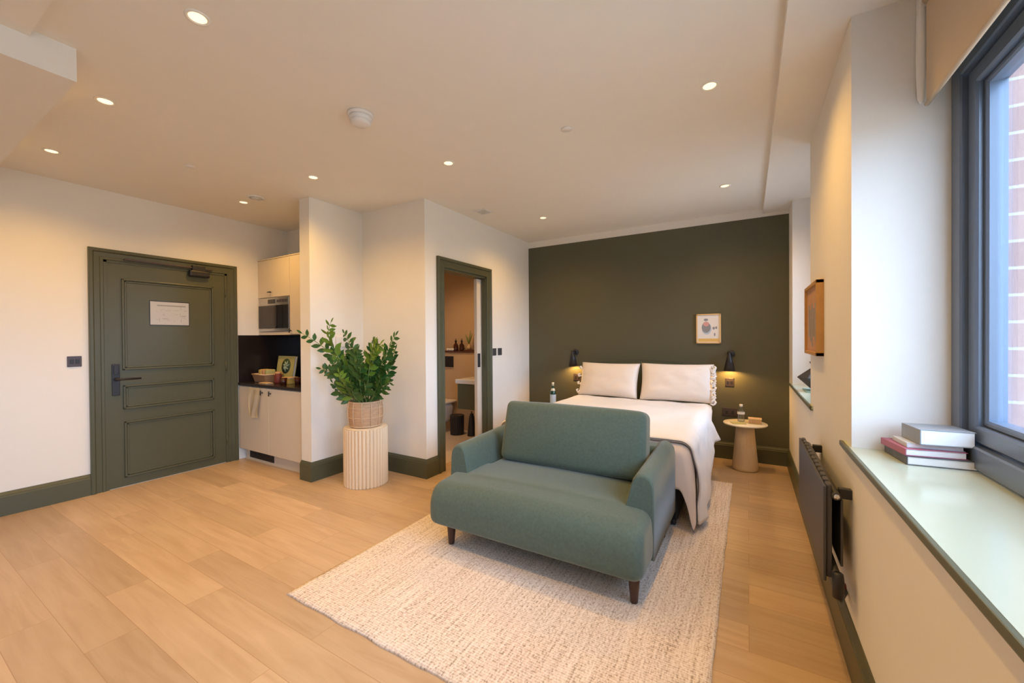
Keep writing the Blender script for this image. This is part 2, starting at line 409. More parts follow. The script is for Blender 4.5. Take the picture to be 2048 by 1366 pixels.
baseb('baseboard_back', [((B, G-.003), (R, G-.003), (0, -1))])
baseb('baseboard_right', [((R, REAR), (R, G), (-1, 0))])

# ------------------------------------------------------------------ entry door (door_1)
d1 = sroot('door_1', (E, 1.71, 0))
def architrave(bm, x, sgn, y0, y1, zt, w, t=.022):
    """stepped moulding around an opening; outer y0,y1,zt"""
    PR = [(0, 0), (0, t*1.2), (.006, t*1.35), (w*.26, t*1.35), (w*.32, t*1.1), (w*.36, t*.8), (w*.74, t*.7), (w*.78, t*.95), (w*.96, t*.95), (w, t*.8), (w, 0)]
    st_ = []
    for (yy, dy, zz, dz) in ((y0, 1, 0, 0), (y0, 1, zt, -1), (y1, -1, zt, -1), (y1, -1, 0, 0)):
        st_.append([bm.verts.new((x+sgn*tt, yy+dy*o, zz+dz*o)) for o, tt in PR])
    for a, c in zip(st_, st_[1:]):
        for k in range(len(PR)-1): bm.faces.new((a[k], a[k+1], c[k+1], c[k]))
    bm.faces.new(st_[0]); bm.faces.new(st_[-1][::-1])
part(d1, 'door_frame', 'trim', architrave, E, 1, 1.132, 2.298, 2.149, .095)
b = new(); bx(b, E, E+.012, 1.225, 1.25, 0, 2.06); bx(b, E, E+.012, 2.18, 2.205, 0, 2.06); bx(b, E, E+.012, 1.225, 2.205, 2.035, 2.06)
obj('door_stop', b, 'trim', d1)
LX = E+.004
b = new()
bx(b, E-.03, LX, 1.25, 2.18, .004, 2.036)
for (y0, y1, z0, z1) in ((1.347, 2.072, 1.066, 1.90), (1.350, 2.070, .708, .928), (1.354, 2.070, .083, .597)):
    for k, (ins, t) in enumerate(((0, .016), (.018, .008))):
        for q in ((y0+ins, y1-ins, z0+ins, z0+ins+.016), (y0+ins, y1-ins, z1-ins-.016, z1-ins), (y0+ins, y0+ins+.016, z0+ins, z1-ins), (y1-ins-.016, y1-ins, z0+ins, z1-ins)):
            bx(b, LX-.001, LX+t, q[0], q[1], q[2], q[3], 0, .004)
leaf = obj('door_leaf', b, 'trim', d1)
leaf['label'] = 'olive three-panel door leaf'
b = new(); bx(b, LX, LX+.012, 1.275, 1.327, .84, 1.125, 0, .004); bx(b, LX+.012, LX+.020, 1.285, 1.317, 1.03, 1.11, 0, .003)
hp = obj('handle_plate', b, 'black', d1)
b = new(); lathe(b, [(.016, 0), (.016, .03), (.011, .032), (.011, .055)], (LX+.012, 1.300, .988), 16, axis='X'); tube(b, [(LX+.058, 1.298, .988), (LX+.060, 1.33, .988), (LX+.058, 1.46, .986)], [.011, .010, .008], 10)
obj('door_handle', b, 'black', d1)
b = new(); bx(b, LX, LX+.055, 1.85, 2.03, 1.985, 2.05, 0, .014); lathe(b, [(.02, 0), (.022, .01), (.022, .045), (.012, .05)], (LX+.015, 1.90, 2.045), 16)
bx(b, LX, LX+.05, 1.875, 1.99, 2.045, 2.10, 0, .006)
obj('closer_body', b, 'black', d1)
b = new(); bx(b, E+.028, E+.042, 1.36, 1.90, 2.066, 2.082, 0, .002); bx(b, E+.028, E+.042, 1.98, 2.06, 2.066, 2.080, 0, .002)
obj('closer_arm', b, 'brownplate', d1)
b = new()
for z in (.25, 1.05, 1.85): lathe(b, [(.007, -.05), (.007, .05)], (E+.012, 2.186, z), 10)
obj('hinge', b, 'trim', d1)
# notice on the door
b = new(); bx(b, LX, LX+.003, 1.543, 1.862, 1.480, 1.718); bx(b, LX+.003, LX+.0045, 1.549, 1.855, 1.487, 1.710, 1)
rnd = random.Random(3)
bx(b, LX+.0045, LX+.0050, 1.60, 1.83, 1.668, 1.680, 2)
for k in range(26):
    y = rnd.uniform(1.58, 1.82); z = rnd.uniform(1.51, 1.64); w = rnd.uniform(.01, .05); h = .0025
    if rnd.random() < .4: w, h = h, rnd.uniform(.01, .04)
    bx(b, LX+.0045, LX+.0050, y, min(y+w, 1.84), z, z+h, 2)
tag(obj('door_notice', b, ['black', 'notice', 'ink']), 'grey printed plan notice in a thin dark frame on the olive entry door', 'notice', base=(LX, 1.70, 1.48))

# ------------------------------------------------------------------ bathroom door (door_2) : sliding pocket door
d2 = sroot('door_2', (B, 3.52, 0))
part(d2, 'door_frame', 'trim', architrave, B, 1, 3.040, 3.998, 2.152, .10)
b = new(); bx(b, B-.135, B+.006, DY0-.006, DY0+.022, 0, DZ); bx(b, B-.045, B+.006, DY1-.022, DY1+.004, 0, DZ); bx(b, B-.135, B-.10, DY1-.022, DY1+.004, 0, DZ); bx(b, B-.135, B+.006, DY0, DY1, DZ-.022, DZ)
obj('door_lining', b, 'trim', d2)
b = new(); bx(b, B-.097, B-.055, 3.80, 3.90, .008, DZ-.03, 0, .003); dl = obj('door_leaf', b, 'cab', d2); dl['label'] = 'cream edge of the sliding door'
b = new(); bx(b, B-.055, B-.040, 3.806, 3.845, 1.00, 1.16, 0, .004); obj('door_pull', b, 'black', d2)

# ------------------------------------------------------------------ windows
def ring(bm, xf, xb, ya, yb, za, zb, w, wt, ch):
    """closed mitred rectangular frame in a plane of constant x; wt is the width of the head"""
    st = []
    for (yy, dy, zz, dz, hz) in ((ya, 1, za, 1, w), (yb, -1, za, 1, w), (yb, -1, zb, -1, wt), (ya, 1, zb, -1, wt)):
        P5 = [(0, xb), (0, xf+ch), (ch, xf), (1-ch, xf), (1, xf+ch), (1, xb)]
        row = []
        for o, x in P5:
            oy = o if o in (0,) else (w if o == 1 else (ch if o == ch else w-ch))
            oz = 0 if o == 0 else (hz if o == 1 else (ch if o == ch else hz-ch))
            row.append(bm.verts.new((x, yy+dy*oy, zz+dz*oz)))
        st.append(row)
    for a, c in zip(st, st[1:]+st[:1]):
        for k in range(6): bm.faces.new((a[k], a[(k+1) % 6], c[(k+1) % 6], c[k]))

def window(n, y0, y1, mull):
    w = sroot('window_%d' % n, (.70, (y0+y1)/2, .88))
    z0, z1 = .885, HK
    F0, F1 = .645, .735
    def fr(bm):
        t = .075
        ring(bm, F0, F1, y0, y1, z0, z1, t, t*.7, .005)
        for m_ in mull: bx(bm, F0+.001, F1, m_-t/2, m_+t/2, z0+t-.004, z1-t*.7+.004, 0, .004)
    part(w, 'window_frame', 'frame', fr)
    ed = [y0] + list(mull) + [y1]
    for i, (a, c) in enumerate(zip(ed, ed[1:])):
        t = .075
        a2 = a+(t if i == 0 else t/2)+.006; c2 = c-(t if i == len(ed)-2 else t/2)-.006
        zz0 = z0+t+.006; zz1 = z1-t*.7-.006
        b = new(); s = .058
        X0, X1 = .662, .728
        ring(b, X0, X1, a2, c2, zz0, zz1, s, s, .007)
        ring(b, X0+.018, X1, a2+s-.001, c2-s+.001, zz0+s-.001, zz1-s+.001, .022, .022, .006)
        sa = obj('sash', b, 'frame', w)
        b = new(); bx(b, .705, .711, a2+s+.01, c2-s-.01, zz0+s+.01, zz1-s-.01); obj('pane', b, 'pane', sa)
    b = new()
    bx(b, .352, .66, y0, y1, .857, .880); bx(b, .352, R, y0-.12, y0, .857, .880); bx(b, .352, R, y1, y1+.12, .857, .880)
    b2 = b
    obj('window_sill', b2, 'sill', w)
    b = new(); bx(b, .340, .353, y0-.123, y1+.123, .859, .880, 0, .003); bx(b, .346, R+.004, y0-.120, y1+.120, .850, .859, 0, .002); obj('sill_edge', b, 'silledge', w)
    b = new(); bx(b, .742, .98, y0, y1, .90, .93, 0, .004); obj('outer_sill', b, 'extwhite', w)
    return w
window(1, -.75, 2.102, (.70,))
window(2, 3.345, 4.617, ())
window(3, -3.15, -1.15, (-2.15,))  # added window behind the camera, lets in extra daylight

# roller blind above window 1
t = thing('roller_blind', 'beige roller blind half drawn over the large near window', 'blind', (.58, .70, 2.18))
b = new(); bx(b, .568, .572, -.70, 2.062, 2.19, 2.60); lathe(b, [(.008, 0), (.008, 2.762)], (.570, -.70, 2.186), 10, axis='Y'); obj('blind_cloth', b, 'blind', t)
b = new(); lathe(b, [(.030, 0), (.030, 2.76)], (.585, -.70, 2.575), 20, axis='Y'); obj('roller_tube', b, 'blind', t)
b = new(); lathe(b, [(.006, -.21), (.013, -.19), (.017, -.1), (.017, .1), (.010, .19), (.004, .21)], (.562, 2.082, 2.41), 12); lathe(b, [(.002, .2), (.002, .25)], (.562, 2.082, 2.35), 6); obj('chain_guard', b, 'white', t)
b = new(); bx(b, .55, .62, 2.064, 2.10, 2.55, 2.615, 0, .004); obj('bracket', b, 'white', t)
b = new(); bx(b, .55, .62, -.75, -.702, 2.55, 2.615, 0, .004); obj('bracket', b, 'white', t)

# brick pier outside window 1
b = new(); bx(b, .745, 2.6, 2.20, 2.95, -.4, 4.2); o = obj('brick_wall_exterior', b, 'brick'); o['kind'] = 'structure'
b = new(); bx(b, .742, .752, 2.102, 2.199, .93, 2.4); bx(b, .752, 2.2, 2.05, 2.199, .90, .97, 0, .004); o = obj('trim_exterior', b, 'extwhite'); o['kind'] = 'structure'

# ------------------------------------------------------------------ bathroom beyond the door
b = new(); bx(b, -4.4, B-.13, WY+.12, 5.3, -.02, .004); o = struct('floor_bathroom', b, 'tile')
b = new(); bx(b, -4.5, B-.13, 4.83, 4.95, 0, H); bx(b, -4.5, -4.4, WY+.1, 4.95, 0, H); bx(b, -4.5, B-.13, 4.66, 4.83, 0, 1.13); struct('wall_bathroom_back', b, 'bathwall')
b = new(); bx(b, -4.5, B-.13, WY+.12, 4.95, 2.45, 2.5); struct('ceiling_bathroom', b, 'bathwall')
b = new(); bx(b, -4.4, B-.135, 4.645, 4.828, 1.131, 1.152, 0, .002); tag(obj('wooden_ledge', b, 'darkwood'), 'dark wood ledge running above the toilet in the bathroom', 'shelf', base=(-3.6, 4.7, 1.131))
b = new(); bx(b, -3.945, -3.745, 4.642, 4.660, .915, 1.075, 0, .004)
bx(b, -3.93, -3.85, 4.638, 4.643, .93, 1.06, 0, .003); bx(b, -3.845, -3.76, 4.638, 4.643, .93, 1.06, 0, .003)
tag(obj('flush_plate', b, 'black'), 'square black flush plate on the bathroom wall', 'flush plate', base=(-3.84, 4.659, .915))
# toilet
t = thing('toilet', 'white wall-hung toilet just inside the bathroom', 'toilet', (-3.86, 4.40, .15))
b = new()
def tw(p):
    # narrows toward the bottom and the back
    k = .62 + .38*((p.z+.15)/.30); return (p.x*k, p.y*(.75+.25*((p.z+.15)/.30)) + (1-k)*.10, p.z)
rbox(b, (-3.86, 4.40, .26), (.36, .50, .30), .10, 10, tw); obj('bowl', b, 'ceramic', t)
b = new(); rbox(b, (-3.86, 4.40, .425), (.37, .50, .035), .017, 10); obj('seat_lid', b, 'white', t)
# vanity
t = thing('bathroom_vanity', 'olive wall-hung vanity unit with white basin in the bathroom', 'vanity', (-3.02, 4.30, .43))
b = new(); bx(b, -3.235, -2.79, 4.10, 4.62, .43, .75, 0, .003); obj('cabinet', b, 'bathgreen', t)
b = new(); bx(b, -3.26, -2.785, 4.08, 4.64, .755, .812, 0, .008); bx(b, -3.20, -2.85, 4.16, 4.56, .812, .816, 0, .002); obj('basin', b, 'ceramic', t)
b = new(); tube(b, [(-2.84, 4.35, .81), (-2.84, 4.35, .93), (-2.88, 4.35, .95), (-2.96, 4.35, .935)], .011, 10); obj('tap', b, 'black', t)
# bins
def ribbed(bm, c, r0, r1, h, seg=48, rib=.004):
    rings = []
    for z, r in ((0, r0), (h*.97, r1), (h, r1-.006), (h, 0.0001)):
        rings.append([bm.verts.new((c[0]+(r+(rib if k % 2 and r > .01 else 0))*cos(2*pi*k/seg), c[1]+(r+(rib if k % 2 and r > .01 else 0))*sin(2*pi*k/seg), c[2]+z)) for k in range(seg)])
    for a, d in zip(rings, rings[1:]):
        for k in range(seg): bm.faces.new((a[k], a[(k+1) % seg], d[(k+1) % seg], d[k]))
    bm.faces.new(rings[0][::-1])
b = new(); ribbed(b, (-3.50, 4.42, .004), .090, .095, .27); tag(obj('waste_bin', b, 'black'), 'squat black cylindrical bin on the bathroom floor', 'bin', base=(-3.50, 4.42, .004))
t = thing('toilet_brush_holder', 'slim tapering black toilet brush holder on the bathroom floor', 'toilet brush', (-3.27, 4.45, .004))
b = new(); lathe(b, [(.062, 0), (.058, .02), (.034, .27), (.030, .275)], (-3.27, 4.45, .004), 20); obj('holder', b, 'black', t)
b = new(); lathe(b, [(.024, .27), (.026, .30), (.008, .305), (.008, .33), (.0001, .335)], (-3.27, 4.45, .004), 14); obj('brush_handle', b, 'black', t)
# ledge items
for k, (x, lab) in enumerate(((-3.765, 'left amber bottle on the dark bathroom ledge'), (-3.655, 'right amber bottle on the dark bathroom ledge'))):
    t = thing('amber_bottle', lab, 'bottle', (x, 4.74, 1.152), 'amber bottles on the bathroom ledge')
    b = new(); lathe(b, [(.034, 0), (.036, .01), (.036, .085), (.014, .115), (.012, .135)], (x, 4.74, 1.152), 20); obj('bottle_body', b, 'amber', t)
    b = new(); lathe(b, [(.016, .135), (.016, .158), (.006, .160), (.006, .182)], (x, 4.74, 1.152), 14); obj('bottle_cap', b, 'black', t)
b = new()
for k in range(3): lathe(b, [(.0001, 0), (.018, .002), (.0195, .01), (.0195, .035), (.018, .043), (.0001, .045)], (-3.86+k*.042, 4.652, 1.1725), 14, axis='Y')
tag(obj('rolled_flannel', b, 'linen'), 'white rolled flannels in front of the amber bottles', 'flannel', base=(-3.82, 4.67, 1.152))
b = new(); bx(b, -3.60, -3.40, 4.70, 4.80, 1.152, 1.172, 0, .003); tag(obj('dark_tray', b, 'darkwood'), 'small dark tray on the bathroom ledge under the bud vase', 'tray', base=(-3.5, 4.75, 1.152))
t = thing('bud_vase', 'small vase with dark upright sprigs on the bathroom ledge', 'vase', (-3.53, 4.75, 1.172))
b = new(); lathe(b, [(.020, 0), (.030, .02), (.026, .05), (.012, .07), (.014, .08)], (-3.53, 4.75, 1.172), 18); obj('vase_body', b, 'wicker2', t)
b = new()
for dx, h in ((-.06, .16), (-.02, .12), (.03, .21), (.06, .17)):
    tube(b, [(-3.53, 4.75, 1.24), (-3.53+dx*.6, 4.75, 1.24+h*.6), (-3.53+dx, 4.75, 1.24+h)], [.003, .008, .003], 6)
obj('sprigs', b, 'stem', t)

# ------------------------------------------------------------------ kitchen
KY = 2.312; KB = WY; KX0 = E; KX1 = -3.69
t = thing('base_cabinet', 'cream two-door kitchen base cabinet with a vented plinth', 'cabinet', (-4.3, 2.6, 0))
b = new(); bx(b, KX0+.002, KX1-.002, KY+.022, KB-.002, .128, .826); obj('carcass', b, 'cab', t)
for i, (x0, x1) in enumerate(((KX0+.004, -4.318), (-4.314, KX1-.004))):
    b = new(); bx(b, x0, x1, KY+.001, KY+.020, .130, .822, 0, .002); dd = obj('cabinet_door', b, 'cab', t)
    kx = -4.427 if i == 0 else -4.270
    b = new(); lathe(b, [(.0065, 0), (.0065, -.022)], (kx, KY+.002, .775), 10, axis='Y'); tube(b, [(kx, KY-.022, .750), (kx, KY-.022, .800)], .0065, 8); obj('door_knob', b, 'black', dd)
b = new(); bx(b, KX0+.03, KX1-.001, 2.373, 2.39, 0, .126); obj('plinth', b, 'cab', t)
b = new(); bx(b, -4.80, -4.33, 2.366, 2.373, .030, .100)
for k in range(5): bx(b, -4.795, -4.335, 2.362, 2.366, .036+.013*k, .040+.013*k)
obj('vent_grille', b, 'black', t)
b = new(); bx(b, KX0, KX1, KY-.008, KB, .832, .860, 0, .002); tag(obj('worktop', b, 'stone'), 'black stone worktop on the cream base cabinet', 'worktop', base=(-4.3, 2.6, .832))
b = new(); bx(b, KX0, KX1, KB-.012, KB, .860, 1.388); bx(b, KX0, KX0+.012, KY+.0, KB-.012, .860, 1.388)
tag(obj('splashback', b, 'splash'), 'black splashback panel lining the kitchen recess', 'splashback', base=(-4.3, KB-.012, .860))
t = thing('wall_cabinet', 'cream upper kitchen cabinet above and beside the microwave', 'cabinet', (-4.3, 2.7, 1.39))
UY = 2.53
b = new(); bx(b, KX0+.002, -4.289, UY+.022, KB-.014 if False else KB-.001, 1.39, 2.25); bx(b, -4.285, KX1-.002, UY+.022, KB-.001, 1.39, 2.25)
bx(b, KX0+.002, -4.289, UY+.004, UY+.022, 1.39, 1.423); obj('carcass', b, 'cab', t)
b = new(); bx(b, KX0+.004, -4.289, UY+.001, UY+.020, 1.815, 2.242, 0, .002); dd = obj('cabinet_door', b, 'cab', t)
b = new(); lathe(b, [(.006, 0), (.006, -.022)], (-4.645, UY, 1.872), 10, axis='Y'); tube(b, [(-4.68, UY-.022, 1.872), (-4.625, UY-.022, 1.872)], .006, 8); obj('door_knob', b, 'black', dd)
b = new(); bx(b, -4.285, KX1-.004, UY+.001, UY+.020, 1.395, 2.242, 0, .002); dd = obj('cabinet_door', b, 'cab', t)
b = new(); lathe(b, [(.006, 0), (.006, -.022)], (-4.262, UY, 1.432), 10, axis='Y'); tube(b, [(-4.262, UY-.022, 1.408), (-4.262, UY-.022, 1.456)], .006, 8); obj('door_knob', b, 'black', dd)
b = new(); bx(b, KX0+.002, KX1-.002, UY-.004, UY+.03, 2.244, 2.256, 0, .002); obj('cornice', b, 'cab', t)
t = thing('microwave', 'built-in steel and black glass microwave in the upper cabinet', 'microwave', (-4.6, UY, 1.425))
b = new(); bx(b, -4.893, -4.296, UY-.004, UY+.016, 1.428, 1.808, 0, .003); obj('fascia', b, 'steel', t)
b = new(); bx(b, -4.884, -4.300, UY-.014, UY-.004, 1.462, 1.722, 0, .003); dd = obj('oven_door', b, 'blackglass', t)
b = new(); bx(b, -4.80, -4.52, UY-.016, UY-.0135, 1.49, 1.70); obj('viewing_window', b, 'stone', dd)
b = new(); bx(b, -4.70, -4.56, UY-.008, UY-.003, 1.742, 1.790, 0, .002); obj('display', b, 'blackglass', t)
b = new()
for k in range(4): bx(b, -4.52+.052*k, -4.482+.052*k, UY-.008, UY-.003, 1.752, 1.782, 0, .002)
obj('buttons', b, 'brownplate', t)

CT = .860
# tea towel hanging over the left door
b = new()
nx, nz = 14, 22; gv = []
for j in range(nz+1):
    row = []
    for i in range(nx+1):
        u = i/nx; w = j/nz
        x = -4.665+.205*u+.012*sin(w*5)+.015*w*(1-u); z = .828-.315*w-.012*sin(u*3)
        y = KY-.010-.012*(1+sin(u*11+w*4))*min(1, w*3)
        row.append(b.verts.new((x, y, z)))
    gv.append(row)
for j in range(nz):
    for i in range(nx):
        f = b.faces.new((gv[j][i], gv[j][i+1], gv[j+1][i+1], gv[j+1][i])); f.smooth = True
bmesh.ops.solidify(b, geom=b.faces[:], thickness=.003)
tag(obj('tea_towel', b, 'towel'), 'ivory tea towel hanging from the left base cabinet door', 'towel', base=(-4.56, KY-.02, .51))

# book standing on counter
t = thing('display_book', 'yellow-green book with round leaf emblem propped on the worktop', 'book', (-4.55, 2.66, CT))
rotb = Matrix.Rotation(radians(-9), 4, 'X')
def leanbox(bm, x0, x1, y0, y1, z0, z1, mi=0):
    n0 = len(bm.verts); bx(bm, x0, x1, y0, y1, z0, z1, mi)
    bm.verts.ensure_lookup_table()
    for v in bm.verts[n0:]:
        v.co = rotb @ v.co + Vector((-4.55, 2.60, CT+.002))
b = new(); leanbox(b, -.160, .165, .002, .006, 0, .29); leanbox(b, -.160, .165, .028, .032, 0, .29); leanbox(b, -.165, -.158, .002, .032, 0, .29); obj('cover', b, 'bookgreen', t)
b = new(); leanbox(b, -.155, .158, .0065, .0275, .004, .285); obj('pages', b, 'pages', t)
b = new(); lathe(b, [(.085, 0), (.085, .002)], (0, 0, .175), 28, axis='Y')
for v in b.verts: v.co = rotb @ v.co + Vector((-4.535, 2.60, CT+.002))
em = obj('emblem', b, 'bookdark', t)
b = new()
for k in range(7):
    a = k*.9; 
    pts = [(0, -.002, .175), (.03*cos(a), -.003, .175+.03*sin(a)), (.065*cos(a+.3), -.002, .175+.065*sin(a+.3))]
    tube(b, [rotb @ Vector(p) + Vector((-4.535, 2.60, CT+.002)) for p in pts], [.004, .012, .003], 6)
obj('leaf_print', b, 'bookleaf', em)
# wicker tray basket with snacks
t = thing('snack_basket', 'small open wicker basket of snacks on the worktop', 'basket', (-4.68, 2.50, CT))
b = new()
def basketwall(bm, cx, cy, w, d, h, z, fl=.02):
    for s in (-1, 1):
        pass
    v0 = [(-w, -d), (w, -d), (w, d), (-w, d)]
    lo = [bm.verts.new((cx+x, cy+y, z)) for x, y in v0]; hi = [bm.verts.new((cx+x*(1+fl/w), cy+y*(1+fl/d), z+h)) for x, y in v0]
    for k in range(4): bm.faces.new((lo[k], lo[(k+1) % 4], hi[(k+1) % 4], hi[k]))
    bm.faces.new(lo[::-1])
    bmesh.ops.solidify(bm, geom=bm.faces[:], thickness=.006)
basketwall(b, -4.68, 2.50, .11, .08, .085, CT+.004); obj('basket_body', b, 'wicker', t)
b = new(); tube(b, [(-4.81, 2.40, CT+.09), (-4.55, 2.40, CT+.09), (-4.55, 2.60, CT+.09), (-4.81, 2.60, CT+.09), (-4.81, 2.40, CT+.09)], .007, 8); obj('basket_rim', b, 'wicker2', t)
for k, (x, m_, lab) in enumerate(((-4.745, 'snack2', 'mustard snack packet standing at the left of the basket'), (-4.685, 'snack', 'kraft snack packet in the middle of the basket'), (-4.625, 'bookgreen', 'green snack packet standing at the right of the basket'))):
    b = new(); rbox(b, (x, 2.50, CT+.077), (.052, .10, .13), .012, 8, rot=Matrix.Rotation(radians(-6+(x+4.685)*80), 3, 'Y'))
    tag(obj('snack_packet', b, m_), lab, 'snack packet', 'packets in the snack basket', base=(x, 2.50, CT+.012))
b = new(); bx(b, -4.60, -4.45, 2.36, 2.44, CT, CT+.010, 0, .003); tag(obj('wooden_coaster', b, 'wicker2'), 'pale wooden board lying in front of the snack basket', 'board', base=(-4.52, 2.40, CT))
t = thing('amber_jar', 'dark red-brown jar beside the propped book', 'jar', (-4.43, 2.48, CT))
b = new(); lathe(b, [(.034, 0), (.038, .01), (.038, .085), (.028, .10)], (-4.43, 2.48, CT), 20); obj('jar_body', b, 'red', t)
b = new(); lathe(b, [(.030, .10), (.030, .125), (.0001, .126)], (-4.43, 2.48, CT), 20); obj('jar_lid', b, 'snack', t)
t = thing('tea_tin', 'low mustard tin with a pale lid on the worktop', 'tin', (-4.28, 2.52, CT))
b = new(); bx(b, -4.335, -4.215, 2.47, 2.57, CT, CT+.055, 0, .004); obj('tin_body', b, 'snack2', t)
b = new(); bx(b, -4.340, -4.210, 2.465, 2.575, CT+.055, CT+.070, 0, .004); obj('tin_lid', b, 'wicker2', t)
for x, y, lab in ((-4.19, 2.40, 'front dark tumbler on the worktop by the tin'), (-4.10, 2.50, 'rear dark tumbler on the worktop by the recess side')):
    t = thing('tumbler', lab, 'glass', (x, y, CT), 'dark tumblers on the worktop')
    b = new(); lathe(b, [(.028, 0), (.034, .075), (.031, .075), (.026, .006), (.0001, .006)], (x, y, CT), 20); obj('tumbler_body', b, 'amber', t)

# ------------------------------------------------------------------ wall plates
def plate(name, label, cat, ax, pos, w, h, n, m_='brownplate', group=None, sgn=1):
    """ax 'x' : plate on a wall facing sgn*x, pos = (x, yc, zc); ax 'y' : facing sgn*y, pos=(xc, y, zc)"""
    t = thing(name, label, cat, (pos[0], pos[1], pos[2]-h/2), group)
    x, y, z = pos
    b = new()
    if ax == 'x': a, c = sorted((x, x+sgn*.009)); bx(b, a, c, y-w/2, y+w/2, z-h/2, z+h/2, 0, .003)
    else: a, c = sorted((y, y+sgn*.009)); bx(b, x-w/2, x+w/2, a, c, z-h/2, z+h/2, 0, .003)
    obj('plate', b, m_, t)
    for k in range(n):
        off = (k-(n-1)/2)*w/max(n, 1)*.8
        b = new()
        if ax == 'x': a, c = sorted((x+sgn*.009, x+sgn*.014)); bx(b, a, c, y+off-.011, y+off+.011, z-.018, z+.018, 0, .002)
        else: a, c = sorted((y+sgn*.009, y+sgn*.014)); bx(b, x+off-.011, x+off+.011, a, c, z-.018, z+.018, 0, .002)
        obj('rocker', b, m_ if m_ != 'brownplate' else 'black', t)
plate('light_switch', 'dark bronze switch plate on the wall left of the entry door', 'light switch', 'x', (E, 1.046, 1.161), .086, .090, 2)
plate('light_switch', 'left of the pair of dark switches beside the bathroom door', 'light switch', 'x', (B, 4.078, 1.170), .076, .088, 1, 'darkgrey', 'switches beside the bathroom door')
plate('light_switch', 'right of the pair of dark switches beside the bathroom door', 'light switch', 'x', (B, 4.198, 1.170), .086, .088, 1, 'darkgrey', 'switches beside the bathroom door')
plate('wall_socket', 'bronze switch plate below the right reading lamp', 'socket', 'y', (-.176, G-.003, .838), .084, .090, 2, sgn=-1)
plate('wall_socket', 'bronze switch plate below the left reading lamp', 'socket', 'y', (-1.935, G-.003, .820), .110, .090, 2, sgn=-1)
plate('wall_socket', 'wide bronze socket low on the wall behind the side table', 'socket', 'y', (-.175, G-.003, .512), .148, .088, 2, sgn=-1)
b = new(); rbox(b, (P+.012, 2.61, 1.31), (.022, .13, .11), .008, 8); tag(obj('thermostat', b, 'white'), 'white thermostat on the wall behind the plant', 'thermostat', base=(P+.001, 2.61, 1.255))

# ------------------------------------------------------------------ ceiling fittings
def downlight(x, y, lab):
    t = thing('downlight', lab, 'downlight', (x, y, H), 'recessed ceiling downlights')
    b = new(); lathe(b, [(.045, 0), (.045, -.004), (.040, -.006), (.032, -.002), (.032, 0)], (x, y, H), 28, close=False); obj('bezel', b, 'ceiling', t)
    b = new(); lathe(b, [(.0001, -.0015), (.032, -.0015)], (x, y, H), 28, close=False); o = obj('lamp', b, LAMP, t)
    l = bpy.data.lights.new('downlight_beam', 'SPOT'); l.energy = DOWNLIGHT_W; l.color = DOWN_COL; l.spot_size = radians(150); l.spot_blend = .9; l.shadow_soft_size = .03
    lo = bpy.data.objects.new('downlight_beam', l); COL.objects.link(lo); lo.location = (x, y, H-.012)
LAMP = emit('warm_lamp', (1.0, .72, .40), 2.2)
labs = ['downlight nearest the camera at the top left of the ceiling', 'downlight just right of the ceiling soffit corner', 'downlight at the far left near the entry wall',
        'downlight above the kitchen recess beside the round vent', 'downlight at the ceiling just in front of the partition wall end', 'downlight at mid ceiling left of the flat white disc',
        'downlight over the left side of the bed', 'downlight over the right side of the bed near the window bulkhead', 'bright downlight over the right side of the seating area',
        'added downlight beside the near window, outside the picture, to brighten the room', 'added downlight behind the camera by the window to brighten the room', 'added downlight behind the camera in the middle to brighten the room', 'added downlight behind the camera on the left to brighten the room']
for (x, y), l_ in zip(DOWN_SPOTS, labs): downlight(x, y, l_)
t = thing('smoke_detector', 'round white smoke detector in the middle of the ceiling', 'smoke detector', (-1.985, 1.612, H))
b = new(); lathe(b, [(.074, 0), (.074, -.012), (.070, -.018), (.0001, -.018)], (-1.985, 1.612, H), 32); obj('mount', b, 'white', t)
b = new(); lathe(b, [(.064, -.018), (.064, -.034), (.056, -.038), (.056, -.043), (.058, -.044), (.057, -.054), (.044, -.064), (.0001, -.066)], (-1.985, 1.612, H), 32); obj('sensor_body', b, 'white', t)
for (x, y, r, lab) in ((-1.0, 2.405, .034, 'small flat white disc on the ceiling right of centre'), (-3.696, 1.415, .034, 'small flat white disc on the ceiling above the entry door side')):
    b = new(); lathe(b, [(.0001, 0), (r, 0), (r, -.005), (r*.8, -.008), (.0001, -.008)], (x, y, H), 28); tag(obj('sprinkler_cover', b, 'white'), lab, 'sprinkler cover', base=(x, y, H))
t = thing('round_vent', 'round white extract vent in the ceiling over the kitchen', 'vent', (-3.98, 2.04, H))
b = new(); lathe(b, [(.075, 0), (.075, -.006), (.060, -.012), (.055, -.004), (.055, 0)], (-3.98, 2.04, H), 32, close=False); obj('vent_ring', b, 'white', t)
b = new(); lathe(b, [(.0001, -.012), (.042, -.012), (.040, -.004), (.0001, -.004)], (-3.98, 2.04, H), 32, close=False); obj('vent_disc', b, 'white', t)
t = thing('square_vent', 'square ceiling vent outside the bathroom door', 'vent', (-2.404, 3.498, H))
b = new(); bx(b, -2.484, -2.324, 3.418, 3.438, H-.008, H, 0, .002); bx(b, -2.484, -2.324, 3.558, 3.578, H-.008, H, 0, .002); bx(b, -2.484, -2.464, 3.438, 3.558, H-.008, H, 0, .002); bx(b, -2.344, -2.324, 3.438, 3.558, H-.008, H, 0, .002); obj('vent_frame', b, 'white', t)
b = new(); bx(b, -2.464, -2.344, 3.438, 3.558, H-.0015, H-.0005); obj('vent_core', b, 'greyprint', t)
b = new()
for k in range(6): bx(b, -2.464, -2.344, 3.446+.019*k, 3.452+.019*k, H-.007, H-.002)
obj('vent_louvres', b, 'ceiling', t)
